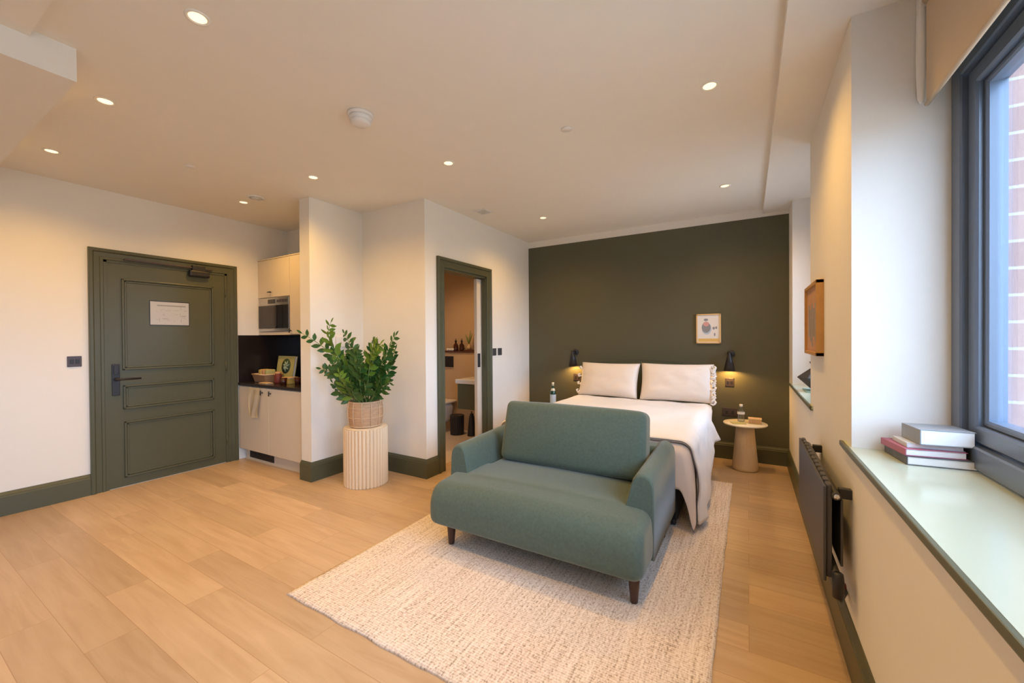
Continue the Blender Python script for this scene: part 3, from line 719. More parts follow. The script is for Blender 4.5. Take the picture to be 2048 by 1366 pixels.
# bathroom downlight
l = bpy.data.lights.new('bathroom_beam', 'SPOT'); l.energy = 48; l.color = (1, .60, .28); l.spot_size = radians(150); l.spot_blend = 1; l.shadow_soft_size = .05
lo = bpy.data.objects.new('bathroom_beam', l); COL.objects.link(lo); lo.location = (-3.5, 4.0, 2.43)
t = thing('bathroom_downlight', 'recessed downlight in the bathroom ceiling', 'downlight', (-3.5, 4.0, 2.45))
b = new(); lathe(b, [(.0001, -.002), (.035, -.002), (.035, 0)], (-3.5, 4.0, 2.45), 24, close=False); obj('lamp', b, LAMP, t)

# ------------------------------------------------------------------ rug
RX0, RX1, RY0, RY1 = -2.08, -.125, 1.195, 4.12
b = new(); nx, ny = 80, 110; g = []
for j in range(ny+1):
    row = []
    for i in range(nx+1):
        u = i/nx; v = j/ny
        x = RX0+(RX1-RX0)*u; y = RY0+(RY1-RY0)*v
        ex = .006*noise.noise((y*7, u*3, 1)); ey = .007*noise.noise((x*7, v*3, 5))
        e = min(u, 1-u, v, 1-v)
        row.append(b.verts.new((x+ex, y+ey, .011+.0015*noise.noise((x*9, y*9, 0)) if e > 0 else .008)))
    g.append(row)
for j in range(ny):
    for i in range(nx):
        f = b.faces.new((g[j][i], g[j][i+1], g[j+1][i+1], g[j+1][i])); f.smooth = True
brd = [g[0][i] for i in range(nx+1)]+[g[j][nx] for j in range(1, ny+1)]+[g[ny][i] for i in range(nx-1, -1, -1)]+[g[j][0] for j in range(ny-1, 0, -1)]
low = [b.verts.new((v.co.x, v.co.y, .0005)) for v in brd]
for k in range(len(brd)): b.faces.new((brd[k], brd[(k+1) % len(brd)], low[(k+1) % len(brd)], low[k]))
o = tag(obj('jute_rug', b, 'rug'), 'pale woven jute rug under the sofa and the foot of the bed', 'rug', base=((RX0+RX1)/2, (RY0+RY1)/2, 0))

# ------------------------------------------------------------------ sofa
SX0, SX1 = -1.765, -.425; SC = (SX0+SX1)/2
sofa = thing('loveseat', 'sage green fabric loveseat with dark tapered legs on the jute rug', 'sofa', (SC, 2.4, .012))
def seatwarp(p):
    # full-width front lip with a soft, rolled top edge
    x, y, z = p
    cz = .020*(1-(x/.67)**2)
    fr = max(0, -y/.25)            # 0 at the middle, 1 at the front face
    up = max(0, z/.14)
    return (x*(1-.012*up), y + .045*fr*up*up - .012*fr*(1-up), z + cz*up - .020*fr*up)
b = new()
rbox(b, (SC, 2.18, .290), (1.335, .52, .275), .056, 20, seatwarp)
rbox(b, (SC, 2.47, .301), (1.06, .74, .265), .05, 16, lambda p: (p.x, p.y, p.z+(.016*(1-(p.x/.55)**2) if p.z > 0 else 0)))
bx(b, SX0+.03, SX1-.03, 2.3, 2.84, .155, .32)
seat = obj('seat', b, 'sofa', sofa)
m_ = seat.modifiers.new('remesh', 'REMESH'); m_.mode = 'VOXEL'; m_.voxel_size = .011; m_.use_smooth_shade = True
m_ = seat.modifiers.new('smooth', 'SMOOTH'); m_.factor = .6; m_.iterations = 8
ARM = [(.0, .168), (.0, .540), (.006, .580), (.022, .606), (.045, .619), (.072, .620), (.096, .608), (.112, .584), (.128, .52), (.146, .44), (.160, .36), (.165, .30), (.165, .168)]
for s_ in (-1, 1):
    b = new(); rings = []
    xo = SC + s_*.671
    secs = [(2.150, .92), (2.153, .955), (2.160, .985), (2.172, 1.0), (2.30, 1.0), (2.45, 1.0), (2.60, 1.0), (2.75, 1.0), (2.862, 1.0), (2.874, .98), (2.880, .94)]
    for yy, sc_ in secs:
        cx_, cz_ = .075, .40
        rings.append([b.verts.new((xo - s_*(cx_+(px_-cx_)*sc_) , yy + (0.0 if yy > 2.2 else .045*(pz_-.35)), cz_+(pz_-cz_)*sc_ + (.012*(yy-2.5)/.35 if pz_ > .5 else 0))) for px_, pz_ in ARM])
    n_ = len(ARM)
    for a, c in zip(rings, rings[1:]):
        for k in range(n_):
            f = b.faces.new((a[k], a[(k+1) % n_], c[(k+1) % n_], c[k])); f.smooth = True
    b.faces.new(rings[0][::-1]); b.faces.new(rings[-1])
    obj('armrest', b, 'sofa', sofa)
b = new(); rbox(b, (SC, 2.79, .385), (1.24, .17, .46), .04, 14, lambda p: (p.x, p.y+.01*(p.z/.23), p.z)); obj('back_frame', b, 'sofa', sofa)
def cush(p):
    x, y, z = p
    k = max(0, (1-(x/.53)**2))*max(0, (1-(z/.22)**2))
    y2 = y*(1+.38*k) * (1-.10*abs(x/.52)**6)
    z2 = z + (.006*(1-(x/.52)**2) + .003*noise.noise((x*5, 1, z*4)))*(1 if z > 0 else -.5)
    return (x*(1-.012*(z/.21)), y2+.003*noise.noise((x*6, z*6, y*3)), z2)
b = new(); rbox(b, (-1.056, 2.600, .645), (1.025, .19, .425), .045, 24, cush, rot=Matrix.Rotation(radians(-13), 3, 'X'))
cu = obj('back_cushion', b, 'sofa', sofa)
for (x, y) in ((-1.652, 2.02), (-.493, 2.02), (-1.652, 2.78), (-.493, 2.78)):
    b = new(); lathe(b, [(.017, .012), (.019, .018), (.026, .10), (.030, .175)], (x, y, 0), 20)
    l_ = obj('leg', b, 'walnut', sofa)

# ------------------------------------------------------------------ bed
BX0, BX1, BY0, BY1 = -1.765, -.405, 2.975, 4.93
bed = thing('double_bed', 'dark-based double bed with olive headboard against the olive wall', 'bed', ((BX0+BX1)/2, 4.0, 0))
b = new(); bx(b, BX0+.02, BX1-.02, BY0, 4.88, .055, .34, 0, .015); obj('bed_base', b, 'bedbase', bed)
b = new(); rbox(b, ((BX0+BX1)/2, (BY0+4.88)/2, .455), (1.36, 4.88-BY0, .23), .05, 12); obj('mattress', b, 'linen', bed)
b = new()
hp_ = [(BX0-.02+ (BX1-BX0+.04)*k/24) for k in range(25)]
fr_ = [b.verts.new((x, 4.885, 1.00+.058*(1-((x-(BX0+BX1)/2)/.70)**2))) for x in hp_]+[b.verts.new((hp_[-1], 4.885, .0))]+[b.verts.new((hp_[0], 4.885, .0))]
f = b.faces.new(fr_); r_ = bmesh.ops.extrude_face_region(b, geom=[f]); 
for v in [q for q in r_['geom'] if isinstance(q, bmesh.types.BMVert)]: v.co.y += .07
bmesh.ops.bevel(b, geom=[e for e in b.edges if abs(e.verts[0].co.y-e.verts[1].co.y) < 1e-4 and abs(e.verts[0].co.y-4.885) < 1e-4], offset=.012, segments=3, affect='EDGES')
obj('headboard', b, 'trim', bed)
for x in (BX0+.10, BX1-.05):
    for y in (BY0+.03, 4.78):
        b = new(); lathe(b, [(.006, -.014), (.026, -.013), (.028, 0), (.026, .013), (.006, .014)], (x, y, .0285 + .0115), 18, axis='X'); bx(b, x-.018, x+.018, y-.012, y+.012, .045, .065); obj('castor', b, 'black', bed)

BCX = (BX0+BX1)/2
def cloth_point(s, q, top, hx, off, fold):
    """s : flat distance across from centre line; q : flat distance in front of the bed foot edge (negative = on the bed)"""
    ex = max(0, abs(s)-hx); eq = max(0, q)
    sg = 1 if s > 0 else -1
    e = math.hypot(ex, eq)
    if e < 1e-9: return Vector((BCX+s, BY0-q, top))
    dx, dq = ex/e, eq/e
    r = .075; arc = r*pi/2
    if e < arc:
        t_ = e/r; out = r*sin(t_); dn = r*(1-cos(t_))
    else:
        d_ = e-arc; out = r+.06*min(d_, .5)+off(s, q)*min(1, d_*3); dn = r+d_
        out += fold*min(1, d_*4)*sin((BY0-q)*17+s*9+3*dq)*(.6+.4*sin((BY0-q)*5))
    xx = sg*(min(abs(s), hx))+sg*dx*out
    yy = BY0 - (min(q, 0)) - dq*out
    return Vector((BCX+xx, yy, top-dn))

def side_len(y):  # duvet overhang length on the window side
    pts = [(2.9, .60), (3.2, .60), (3.62, .60), (3.78, .52), (3.95, .36), (4.1, .30), (4.22, .30), (4.3, .2), (4.42, .10), (4.6, .07)]
    for (a0, b0), (a1, b1) in zip(pts, pts[1:]):
        if y <= a1: return b0+(b1-b0)*max(0, (y-a0))/(a1-a0)
    return .07
def make_cloth(name, m, top, y_foot, y_head, right, left, hx, th, root, fold=.018, nx=90, ny=90, puff=.012, flare=None, zmin=.03):
    b = new(); g = []
    for j in range(ny+1):
        v = j/ny; q = -(y_head-BY0)+(y_head-BY0+y_foot)*v
        yw = BY0-q
        row = []
        for i in range(nx+1):
            u = i/nx; s = -(hx+left(yw))+(2*hx+left(yw)+right(yw))*u
            def off(s_, q_): return (flare(yw) if flare and s_ > 0 else .0)
            p = cloth_point(s, q, top, hx, off, fold)
            k = 1 if abs(s) < hx and q < 0 else .35
            n_ = noise.noise((p.x*2.6, p.y*2.2, top*5))+.5*noise.noise((p.x*7, p.y*5, 3))
            p.z += puff*n_*k
            p.x += puff*.5*noise.noise((p.y*9, p.z*9, 2))*(1-k)*2
            if p.z < zmin: # cloth that reaches the rug bends outward
                over = zmin-p.z; p.z = zmin+.01*abs(noise.noise((p.x*9, p.y*9, 1))); p.x += over*.5*(1 if s > 0 else -1)
            p.y = max(p.y, 2.905 + .02*max(0, p.x+.9)**2)
            row.append(b.verts.new(p))
        g.append(row)
    for j in range(ny):
        for i in range(nx):
            f = b.faces.new((g[j][i], g[j][i+1], g[j+1][i+1], g[j+1][i])); f.smooth = True
    edge = [v.co.copy() for v in g[ny]]
    bmesh.ops.recalc_face_normals(b, faces=b.faces)
    o = obj(name, b, m, root)
    md = o.modifiers.new('thickness', 'SOLIDIFY'); md.thickness = th; md.offset = 1
    return o, edge
BLK = lambda: make_cloth('duvet_underside', 'pink', .590, .33, 4.30, lambda y: .50 if y < 3.4 else max(.12, .50-.9*(y-3.4)), lambda y: .42, .670, .012, dv, fold=.012, zmin=.04)
dv = thing('duvet', 'white duvet with dark piped foot edge draped to the floor on the window side', 'duvet', (BCX, 3.8, .6))
bl_, _ = BLK()
dc, edge = make_cloth('duvet_cover', 'linen', .625, .045, 4.62, side_len, lambda y: .40, .685, .016, dv, fold=.022, nx=110, ny=110, puff=.016,
    flare=lambda y: .14*math.exp(-((y-4.20)/.10)**2) + .02)
b = new(); tube(b, [p+Vector((0, -.004, .012)) for p in edge], .0042, 6); obj('piping', b, 'piping', dv)
bl_['label'] = 'blush underside of the duvet'

def pillow(name, label, cx, w, h, th, y, z, tilt, yaw, tie_side):
    t = thing(name, label, 'pillow', (cx, y, z-h/2), 'pillows against the headboard')
    rot = Matrix.Rotation(yaw, 3, 'Z') @ Matrix.Rotation(tilt, 3, 'X')
    b = new(); n = 28; gf = []; gb = []
    for side, gg in ((-1, gf), (1, gb)):
        for j in range(n+1):
            row = []
            for i in range(n+1):
                u = 2*i/n-1; v = 2*j/n-1
                k = max(0, (1-abs(u)**3.2))**.55*max(0, (1-abs(v)**3.2))**.55
                pin = 1-.050*(1-abs(u)**2)*abs(v)**4; pin2 = 1-.045*(1-abs(v)**2)*abs(u)**4
                wr = .008*noise.noise((u*2.5+cx*3, v*2.5, side))+.004*noise.noise((u*7, v*5, side+cx))
                p = Vector((u*w/2*pin2, side*(th/2*k+wr*k*1.2), v*h/2*pin))
                p = rot @ p + Vector((cx, y, z))
                row.append(b.verts.new(p) if side == -1 or (0 < i < n and 0 < j < n) else gf[j][i])
            gg.append(row)
    for gg, fl in ((gf, 0), (gb, 1)):
        for j in range(n):
            for i in range(n):
                q = (gg[j][i], gg[j][i+1], gg[j+1][i+1], gg[j+1][i])
                try: f = b.faces.new(q if not fl else q[::-1]); f.smooth = True
                except ValueError: pass
    obj('pillow_case', b, 'pillow', t)
    # ruffled ties along one short side
    b = new(); rd = random.Random(int(abs(cx)*100))
    b.free()
    for k in range(16 if tie_side > 0 else 4):
        b = new()
        v = -1+2*(k+.5)/(16 if tie_side > 0 else 4)
        base = Vector((tie_side*w/2*.97, -.02, v*h/2*.93))
        l1 = rd.uniform(.015, .036); pts = []
        for q in range(7):
            a = q/6*pi*1.5
            pts.append(rot @ (base+Vector((tie_side*(l1*sin(a)*.8), -.012-.01*q/6*rd.random(), -.02*q/6*2*rd.random()+l1*.6*(cos(a)-1)*.6))) + Vector((cx, y, z)))
        tube(b, pts, [.005, .010, .012, .010, .011, .008, .004], 6)
        obj('tie', b, 'linen', t)
pillow('pillow', 'left pale pillow standing against the headboard', -1.428, .715, .415, .17, 4.665, .838, radians(-20), radians(-3), -1)
pillow('pillow', 'right white pillow with ruffled ties against the headboard', -.680, .745, .425, .17, 4.665, .842, radians(-20), radians(3), 1)

# ------------------------------------------------------------------ reading lamps
def reading_lamp(x, label, tilt):
    t = thing('reading_lamp', label, 'wall lamp', (x, G-.003, 1.15), 'reading lamps above the bed')
    yw = G-.003
    b = new(); lathe(b, [(.038, 0), (.038, -.014), (.034, -.018), (.0001, -.018)], (x+.012, yw, 1.150), 24, axis='Y'); obj('backplate', b, 'black', t)
    b = new(); tube(b, [(x+.012, yw-.015, 1.150), (x+.010, yw-.06, 1.158), (x, yw-.095, 1.150)], .008, 10); lathe(b, [(.0001, -.016), (.012, -.012), (.016, 0), (.012, .012), (.0001, .016)], (x, yw-.098, 1.150), 16); obj('arm', b, 'black', t)
    b = new(); lathe(b, [(.013, 1.150), (.016, 1.130), (.022, 1.118), (.058, .968), (.055, .968), (.019, 1.115), (.010, 1.120)], (0, 0, 0), 28, close=False)
    for v in b.verts:
        v.co = Matrix.Rotation(tilt, 3, 'Y') @ (v.co-Vector((0, 0, 1.15))) + Vector((x, yw-.10, 1.15))
    obj('lamp_shade', b, 'black', t, True)
    b = new(); lathe(b, [(.0001, -.05), (.015, -.045), (.022, -.028), (.018, -.008), (.012, .02), (.0001, .022)], (x, yw-.10, 1.048), 16); obj('bulb', b, BULB, t)
    l = bpy.data.lights.new('reading_light', 'POINT'); l.energy = 8.0; l.color = (1, .52, .14); l.shadow_soft_size = .012
    lo = bpy.data.objects.new('reading_light', l); COL.objects.link(lo); lo.location = (x, yw-.10, .985)
BULB = emit('warm_bulb', (1, .7, .35), 4)
reading_lamp(-.175, 'black cone reading lamp on the wall above the right side table', radians(0))
reading_lamp(-1.965, 'black cone reading lamp on the wall left of the bed', radians(-4))

# framed print above the bed
t = thing('framed_print', 'small gold-framed pink and grey print on the olive wall', 'picture', (-.382, G-.003, 1.26))
yw = G-.003
b = new(); x0, x1, z0, z1, fw_ = -.506, -.258, 1.260, 1.590, .014
for q in ((x0, x1, z0, z0+fw_), (x0, x1, z1-fw_, z1), (x0, x0+fw_, z0, z1), (x1-fw_, x1, z0, z1)): bx(b, q[0], q[1], yw-.022, yw, q[2], q[3], 0, .002)
obj('picture_frame', b, 'paleframe', t)
b = new(); bx(b, x0+fw_, x1-fw_, yw-.012, yw-.002, z0+fw_, z1-fw_); pp = obj('picture_paper', b, 'paper', t)
def disc(bm, cx, cz, rx, rz, y, mi=0, seg=20):
    vs = [bm.verts.new((cx+rx*cos(2*pi*k/seg), y, cz+rz*sin(2*pi*k/seg))) for k in range(seg)]
    f = bm.faces.new(vs); f.material_index = mi
    r_ = bmesh.ops.extrude_face_region(bm, geom=[f])
    for v in [q for q in r_['geom'] if isinstance(q, bmesh.types.BMVert)]: v.co.y += .0008
b = new()
bx(b, x0+.02, x1-.02, yw-.0128, yw-.012, z0+.02, z0+.055, 2)
disc(b, -.405, 1.44, .045, .060, yw-.0132, 1); disc(b, -.400, 1.425, .048, .065, yw-.0130, 3); disc(b, -.405, 1.478, .030, .026, yw-.0142, 0); disc(b, -.407, 1.525, .022, .014, yw-.0140, 1)
disc(b, -.330, 1.43, .012, .016, yw-.0138, 1); disc(b, -.305, 1.435, .010, .016, yw-.0138, 1); disc(b, -.335, 1.36, .030, .040, yw-.0138, 4); disc(b, -.320, 1.36, .008, .018, yw-.0146, 1)
obj('printed_figure', b, ['sockpink', 'greyprint', 'yellowprint', 'labelblue', 'paper'], pp)

# framed picture on the window wall pier
t = thing('oak_framed_picture', 'orange oak framed picture on the pier between the windows', 'picture', (R, 3.05, 1.22))
b = new(); y0, y1, z0, z1 = 2.785, 3.320, 1.22, 1.648
for q in ((y0, y1, z0, z0+.02), (y0, y1, z1-.02, z1), (y0, y0+.02, z0, z1), (y1-.02, y1, z0, z1)): bx(b, R-.036, R, q[0], q[1], q[2], q[3], 0, .002)
obj('picture_frame', b, 'oakframe', t)
b = new(); bx(b, R-.022, R-.004, y0+.02, y1-.02, z0+.02, z1-.02); ppp = obj('picture_paper', b, 'snack', t)
b = new()
for k in range(6): bx(b, R-.0235, R-.022, y0+.05+.07*k, y0+.09+.07*k, 1.27+.03*(k % 3), 1.50+.03*(k % 2))
obj('printed_shapes', b, 'bookgrey', ppp)

# ------------------------------------------------------------------ side tables
def side_table(x, y, label):
    t = thing('side_table', label, 'side table', (x, y, 0), 'mushroom side tables beside the bed')
    b = new(); lathe(b, [(.108, .0), (.118, .008), (.116, .03), (.100, .20), (.086, .36), (.080, .449)], (x, y, 0), 40); obj('pedestal', b, 'ash2', t)
    b = new(); lathe(b, [(.10, .449), (.190, .452), (.196, .460), (.192, .469), (.0001, .472)], (x, y, 0), 48); obj('table_top', b, 'tabletop', t)
    return t
st = side_table(-.030, 4.655, 'pale mushroom-shaped side table to the right of the bed')
dup_tree(st, (-2.10, 4.62, 0), 'mushroom-shaped side table hidden behind the loveseat, holding the green bottle')
TT = .472
t = thing('water_bottle', 'clear water bottle with white cap on the right side table', 'bottle', (-.065, 4.70, TT))
b = new(); lathe(b, [(.030, 0), (.033, .008), (.033, .04), (.029, .055), (.033, .070), (.031, .10), (.012, .135), (.012, .150)], (-.065, 4.70, TT), 24); obj('bottle_body', b, 'clear', t)
b = new(); lathe(b, [(.0335, .074), (.0335, .098)], (-.065, 4.70, TT), 24, close=False); obj('label', b, 'paper', t)
b = new(); lathe(b, [(.015, .150), (.015, .172), (.0001, .173)], (-.065, 4.70, TT), 18); obj('bottle_cap', b, 'white', t)
t = thing('gift_box', 'small patterned gold box on the right side table', 'box', (.060, 4.66, TT))
b = new(); bx(b, .000, .110, 4.61, 4.69, TT, TT+.045, 0, .003); obj('box_body', b, 'snack2', t)
b = new(); bx(b, -.003, .113, 4.607, 4.693, TT+.040, TT+.052, 0, .003); obj('box_lid', b, 'wicker2', t)
b = new()
for k in range(6): bx(b, .006+.018*k, .014+.018*k, 4.6085, 4.610, TT+.008, TT+.034)
obj('pattern', b, 'sockpink', t)
b = new(); bx(b, -.15, -.03, 4.53, 4.64, TT, TT+.004, 0, .001)
for v in b.verts: v.co = Matrix.Rotation(radians(20), 4, 'Z') @ (v.co-Vector((-.09, 4.585, 0)))+Vector((-.09, 4.585, 0))
tag(obj('greetings_card', b, 'bookgreen'), 'flat pale green card on the left of the right side table', 'card', base=(-.09, 4.585, TT))
t = thing('green_bottle', 'dark green glass bottle with a pale blue label left of the bed', 'bottle', (-2.116, 4.60, TT))
b = new(); lathe(b, [(.034, 0), (.037, .006), (.037, .165), (.030, .20), (.014, .235), (.013, .285)], (-2.116, 4.60, TT), 24); obj('bottle_body', b, 'greenglass', t)
b = new(); lathe(b, [(.0376, .035), (.0376, .155)], (-2.116, 4.60, TT), 24, close=False); obj('label', b, 'labelblue', t)
b = new(); lathe(b, [(.0305, .198), (.022, .222), (.018, .231)], (-2.116, 4.60, TT), 24, close=False); obj('neck_label', b, 'foil', t)
b = new(); lathe(b, [(.0145, .262), (.015, .304), (.0001, .305)], (-2.116, 4.60, TT), 18); obj('bottle_cap', b, 'foil', t)

# ------------------------------------------------------------------ fluted plinth, basket and plant
PX, PY = -3.07, 2.52
b = new(); seg = 36*6; r0 = .196; h = .520; rings = []
for z, dr in ((0, -.004), (.006, 0), (h-.006, 0), (h, -.004)):
    ring = []
    for k in range(seg):
        a = 2*pi*k/seg; ph = (k % 6)/6
        r = r0 - .014*(1-abs(sin(pi*ph))**.6) + dr
        ring.append(b.verts.new((PX+r*cos(a), PY+r*sin(a), z)))
    rings.append(ring)
for a, d in zip(rings, rings[1:]):
    for k in range(seg): f = b.faces.new((a[k], a[(k+1) % seg], d[(k+1) % seg], d[k])); f.smooth = False
b.faces.new(rings[0][::-1]); b.faces.new(rings[-1])
t = thing('fluted_plinth', 'pale ash fluted drum plinth standing in the wall corner', 'plinth', (PX, PY, 0))
obj('drum', b, 'ash', t)
b = new(); lathe(b, [(.0001, .520), (.186, .520), (.190, .524), (.186, .528), (.0001, .528)], (PX, PY, 0), 48); obj('plinth_top', b, 'ash', t)
PT = .528
bk = thing('wicker_planter', 'round banded wicker basket standing on the fluted plinth', 'basket', (PX, PY, PT))
b = new()
prof = [(.0001, .004), (.118, .004), (.130, .0), (.140, .02), (.152, .08), (.155, .15), (.150, .205), (.142, .235), (.136, .235), (.142, .20), (.147, .15), (.144, .08), (.132, .022), (.0001, .018)]
lathe(b, prof, (PX, PY, PT), 48, close=False); obj('basket_body', b, 'wicker', bk)
b = new()
for k in range(12):
    a = 2*pi*k/12+.15
    for da in (0,):
        pts = [(PX+(r_+.004)*cos(a+da), PY+(r_+.004)*sin(a+da), PT+z_) for r_, z_ in prof[3:8]]
        tube(b, pts, .0042, 6)
obj('stakes', b, 'wicker2', bk)
b = new()
for z_, r_ in ((.012, .139), (.095, .156), (.180, .156), (.230, .146)):
    for dz in ((0, .006) if z_ > .2 or z_ < .05 else (0,)):
        tube(b, [(PX+r_*cos(2*pi*k/40), PY+r_*sin(2*pi*k/40), PT+z_+dz) for k in range(41)], .0032, 6, cap=False)
obj('bands', b, 'wicker2', bk)
for s in (-1, 1):
    b = new(); cx_, cy_ = PX+s*.146*.86, PY+s*.146*.50
    tube(b, [(cx_-.5*.035*s*-1, cy_-.86*.035, PT+.215), (cx_-.5*.030*s*-1, cy_-.86*.03, PT+.255), (cx_, cy_, PT+.268), (cx_+.5*.030*s*-1, cy_+.86*.03, PT+.255), (cx_+.5*.035*s*-1, cy_+.86*.035, PT+.215)], .007, 8)
    obj('handle', b, 'wicker2', bk)

plant = thing('potted_plant', 'leafy green plant with arching glossy fronds in the wicker basket', 'plant', (PX, PY, PT+.02))
b = new(); lathe(b, [(.10, .022), (.122, .20), (.118, .20), (.112, .185), (.0001, .190)], (PX, PY, PT), 30); obj('nursery_pot', b, ['soil'], plant)
def bez(p, n=14):
    p = [Vector(q) for q in p]
    if len(p) == 3: return [p[0]*(1-t)**2+p[1]*2*t*(1-t)+p[2]*t*t for t in [k/n for k in range(n+1)]]
    return [p[0]*(1-t)**3+p[1]*3*t*(1-t)**2+p[2]*3*t*t*(1-t)+p[3]*t**3 for t in [k/n for k in range(n+1)]]
def leafm(bm, base, d, nrm, L, Wd, mi):
    d = d.normalized(); s = d.cross(nrm).normalized(); nn = s.cross(d).normalized()
    prof_ = [(0, .05), (.2, .62), (.42, 1.0), (.66, .86), (.86, .42), (1, .0)]
    lft, mid, rgt = [], [], []
    for t_, w_ in prof_:
        c = base+d*L*t_ - nn*.10*L*t_*t_
        mid.append(bm.verts.new(c-nn*.06*Wd)); 
        if 0 < t_ < 1 or t_ == 0:
            lft.append(bm.verts.new(c+s*Wd*.5*w_+nn*.10*Wd)); rgt.append(bm.verts.new(c-s*Wd*.5*w_+nn*.10*Wd))
    n = len(lft)
    for k in range(n-1):
        for A in ((lft[k], mid[k], mid[k+1], lft[k+1]), (mid[k], rgt[k], rgt[k+1], mid[k+1])):
            f = bm.faces.new(A); f.smooth = True; f.material_index = mi
    for A in ((lft[-1], mid[-2], mid[-1]), (mid[-2], rgt[-1], mid[-1])):
        f = bm.faces.new(A); f.smooth = True; f.material_index = mi
def frond(ctrl, n, L, fresh, seed, start=.25):
    rd = random.Random(seed)
    pts = bez(ctrl, 18); b = new()
    N = len(pts)
    tube(b, pts, [.0075*(1-.75*k/(N-1)) for k in range(N)], 6, 0)
    mi = 2 if fresh else 1
    for k in range(n):
        t_ = start+(1-start)*(k+.3)/n
        i_ = t_*(N-1); i0 = min(int(i_), N-2); p = pts[i0].lerp(pts[i0+1], i_-i0); tg = (pts[i0+1]-pts[i0]).normalized()
        side = tg.cross(Vector((.15, -1, .15))).normalized()
        up = side.cross(tg).normalized()
        ll = L*1.42*(.75+.45*sin(pi*min(1, t_*1.05)))*rd.uniform(.85, 1.1)
        for sgn in (-1, 1):
            d = side*sgn*rd.uniform(.6, 1.0) + tg*rd.uniform(.4, .85) + up*rd.uniform(-.55, .55)
            nr = up + side*sgn*rd.uniform(-.4, .4)
            pb = p + tg*rd.uniform(-.008, .008)
            if pb.y + d.y*ll > 2.86: continue
            leafm(b, pb, d, nr, ll, ll*.50, mi)
    leafm(b, pts[-1], pts[-1]-pts[-2], Vector((0, -1, .2)), L*1.0, L*.36, mi)
    obj('frond', b, ['stem', 'leaf', 'leafnew'], plant)
z0 = PT+.205
BASE = Vector((PX, PY, z0))
FR = [
 (((-.03, -.02, 0), (-.10, -.09, .34), (-.20, -.20, .50), (-.378, -.37, .655)), 11, .062, 0),
 (((-.03, -.02, .10), (-.16, -.16, .46), (-.26, -.26, .58), (-.115, -.27, .748)), 12, .060, 1),
 (((-.01, 0, 0), (-.09, -.02, .25), (-.12, -.02, .50), (-.262, -.02, .655)), 13, .062, 0),
 (((.04, 0, 0), (.18, -.01, .25), (.28, -.02, .45), (.440, -.04, .628)), 14, .060, 0),
 (((.02, -.02, 0), (.15, -.07, .40), (.20, -.10, .58), (.40, -.16, .548)), 13, .062, 1),
 (((-.03, -.03, 0), (-.08, -.10, .20), (-.20, -.15, .30), (-.33, -.22, .328)), 12, .060, 0),
 (((.05, .02, 0), (.20, .05, .20), (.27, .07, .32), (.310, .08, .50)), 12, .058, 0),
 (((.05, -.02, 0), (.20, -.04, .12), (.33, -.07, .20), (.45, -.11, .24)), 9, .056, 0),
 (((0, .02, 0), (.02, .04, .25), (.02, .05, .42), (.06, .05, .57)), 13, .060, 0),
 (((0, -.04, 0), (.04, -.12, .25), (.03, -.14, .38), (.10, -.16, .50)), 12, .062, 0),
 (((-.02, -.05, 0), (-.10, -.15, .18), (-.10, -.20, .30), (-.16, -.22, .40)), 11, .060, 0),
 (((.03, -.05, 0), (.12, -.16, .16), (.16, -.20, .28), (.22, -.22, .40)), 11, .060, 0),
 (((0, -.05, 0), (-.02, -.17, .10), (-.02, -.22, .20), (-.03, -.25, .30)), 10, .058, 1),
 (((.02, -.05, 0), (.05, -.17, .08), (.09, -.22, .14), (.12, -.25, .22)), 9, .058, 0),
 (((-.03, -.04, 0), (-.10, -.12, .06), (-.16, -.16, .12), (-.22, -.18, .20)), 9, .056, 0),
 (((.05, -.01, 0), (.15, -.04, .08), (.22, -.06, .14), (.28, -.08, .24)), 9, .056, 0),
 (((0, 0, 0), (-.03, -.05, .25), (-.02, -.08, .40), (-.04, -.10, .54)), 12, .060, 0),
 (((.03, 0, 0), (.12, -.04, .25), (.16, -.06, .42), (.24, -.08, .54)), 13, .060, 0),
 (((.0, -.04, 0), (-.04, -.14, .16), (-.07, -.18, .26), (-.10, -.20, .36)), 12, .062, 0),
 (((.02, -.04, 0), (.05, -.14, .18), (.08, -.18, .30), (.13, -.20, .42)), 12, .062, 0),
 (((.0, .0, 0), (.0, -.06, .2), (.02, -.10, .32), (.02, -.14, .46)), 12, .062, 0),
 (((-.04, .0, 0), (-.12, .0, .18), (-.18, -.04, .28), (-.22, -.06, .42)), 12, .060, 0),
 (((.06, .0, 0), (.16, .0, .18), (.22, -.02, .28), (.27, -.04, .40)), 12, .060, 0),
 (((.05, -.03, 0), (.12, -.10, .10), (.17, -.14, .17), (.20, -.18, .26)), 10, .060, 0),
 (((-.04, -.03, 0), (-.10, -.08, .12), (-.14, -.12, .20), (-.17, -.15, .30)), 10, .060, 0),
]
for k, (c_, n_, L_, fr_) in enumerate(FR):
    frond([BASE+Vector(q) for q in c_], max(7, n_-2), L_, fr_, 10+k)

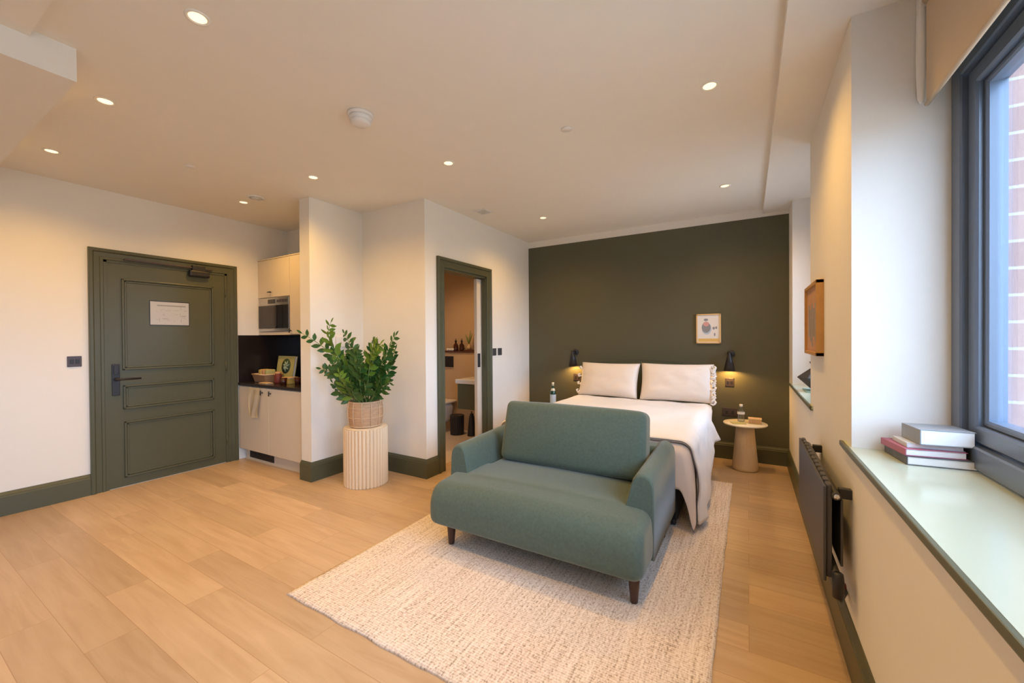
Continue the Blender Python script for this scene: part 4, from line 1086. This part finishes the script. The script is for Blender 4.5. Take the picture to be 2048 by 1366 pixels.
# ------------------------------------------------------------------ radiator
rad = thing('radiator', 'anthracite flat-panel radiator on the wall below the pier', 'radiator', (.31, 2.49, .32))
ry0, ry1, rz0, rz1 = 2.045, 2.955, .335, .722
b = new(); n = 13; w = (ry1-ry0)/n
bx(b, .262, .272, ry0, ry1, rz0, rz1, 0, .003)
obj('front_panel', b, 'darkgrey', rad)
b = new()
for k in range(n):
    y = ry0+w*k
    bx(b, .2725, .292, y+.010, y+w-.010, rz0+.012, rz1+.006, 0, .006)
obj('column', b, 'darkgrey', rad)
b = new(); tube(b, [(.304, ry0-.004, rz1-.035), (.304, ry1, rz1-.035)], .015, 12); tube(b, [(.304, ry0-.004, rz0+.035), (.304, ry1, rz0+.035)], .015, 12); obj('header_pipe', b, 'darkgrey', rad)
b = new(); bx(b, .322, .330, ry0+.03, ry1, rz0+.06, rz1-.06); obj('rear_panel', b, 'darkgrey', rad)
b = new(); lathe(b, [(.010, 0), (.010, -.004), (.0001, -.005)], (.304, ry0-.004, rz1-.035), 14, axis='Y'); obj('bleed_valve', b, 'chrome', rad)
for y in (ry0+.04, ry1-.10):
    b = new(); bx(b, .318, R, y, y+.03, rz1-.055, rz1-.015, 0, .003); obj('wall_bracket', b, 'black', rad)
t = thing('radiator_valve', 'black thermostatic valve at the near bottom corner of the radiator', 'valve', (.305, 2.03, .30))
b = new(); lathe(b, [(.012, -.055), (.019, -.050), (.020, .02), (.017, .045), (.010, .05)], (.305, 2.018, .345), 18); obj('valve_body', b, 'black', t)
b = new(); tube(b, [(.305, 2.018, .300), (.318, 2.05, .268), (.345, 2.15, .245), (.358, 2.20, .238)], .0085, 8); obj('pipe', b, 'black', t)
b = new(); lathe(b, [(.009, 0), (.024, -.001), (.022, -.006), (.009, -.008)], (R, 2.215, .237), 18, axis='X', close=False); obj('pipe_collar', b, 'red', t)

# ------------------------------------------------------------------ books on sill 1
SZ = .8805
def book(label, cx, cy, z, L, Wd, T, yaw, cover, group='books stacked on the window sill'):
    t = thing('book', label, 'book', (cx, cy, z), group)
    rot = Matrix.Rotation(yaw, 3, 'Z')
    def P_(bm, x0, x1, y0, y1, z0, z1):
        n0 = len(bm.verts); bx(bm, x0, x1, y0, y1, z0, z1, 0, .0015); bm.verts.ensure_lookup_table()
        for v in bm.verts[n0:]: v.co = rot @ v.co + Vector((cx, cy, z))
    b = new(); P_(b, -L/2, L/2, -Wd/2, Wd/2, 0, .002); P_(b, -L/2, L/2, -Wd/2, Wd/2, T-.002, T); P_(b, -L/2, -L/2+.004, -Wd/2, Wd/2, .001, T-.001); obj('cover', b, cover, t)
    b = new(); P_(b, -L/2+.004, L/2-.004, -Wd/2+.002, Wd/2-.002, .002, T-.002); obj('pages', b, 'pages', t)
    return T
z = SZ
z += book('charcoal-spined book at the bottom of the sill stack', .560, 2.000, z, .190, .180, .030, radians(6), 'bookcharcoal') + .0005
z += book('raspberry-covered book second from the bottom of the sill stack', .540, 2.005, z, .165, .175, .024, radians(9), 'bookpink') + .0005
z += book('thin pale book third from the bottom of the sill stack', .552, 1.995, z, .150, .120, .016, radians(5), 'bookpale') + .0005
z += book('thick grey-covered book on top of the sill stack', .575, 1.985, z, .145, .125, .053, radians(8), 'bookgrey')
# items on sill 2
vz = .8805
t = thing('faceted_vase', 'dark angular faceted vase on the far window sill', 'vase', (.475, 4.10, vz+.008))
b = new(); lathe(b, [(.028, 0), (.030, .01), (.125, .105), (.028, .185), (.026, .20), (.042, .235), (.036, .235), (.020, .20)], (.475, 4.10, vz+.008), 6, close=False)
for f in b.faces: f.smooth = False
obj('vase_body', b, 'darkgrey', t)
b = new(); bx(b, .40, .60, 3.98, 4.24, vz, vz+.007, 0, .002); tag(obj('magazine', b, 'teal'), 'thin teal magazine under the dark vase on the far sill', 'magazine', base=(.5, 4.1, vz))
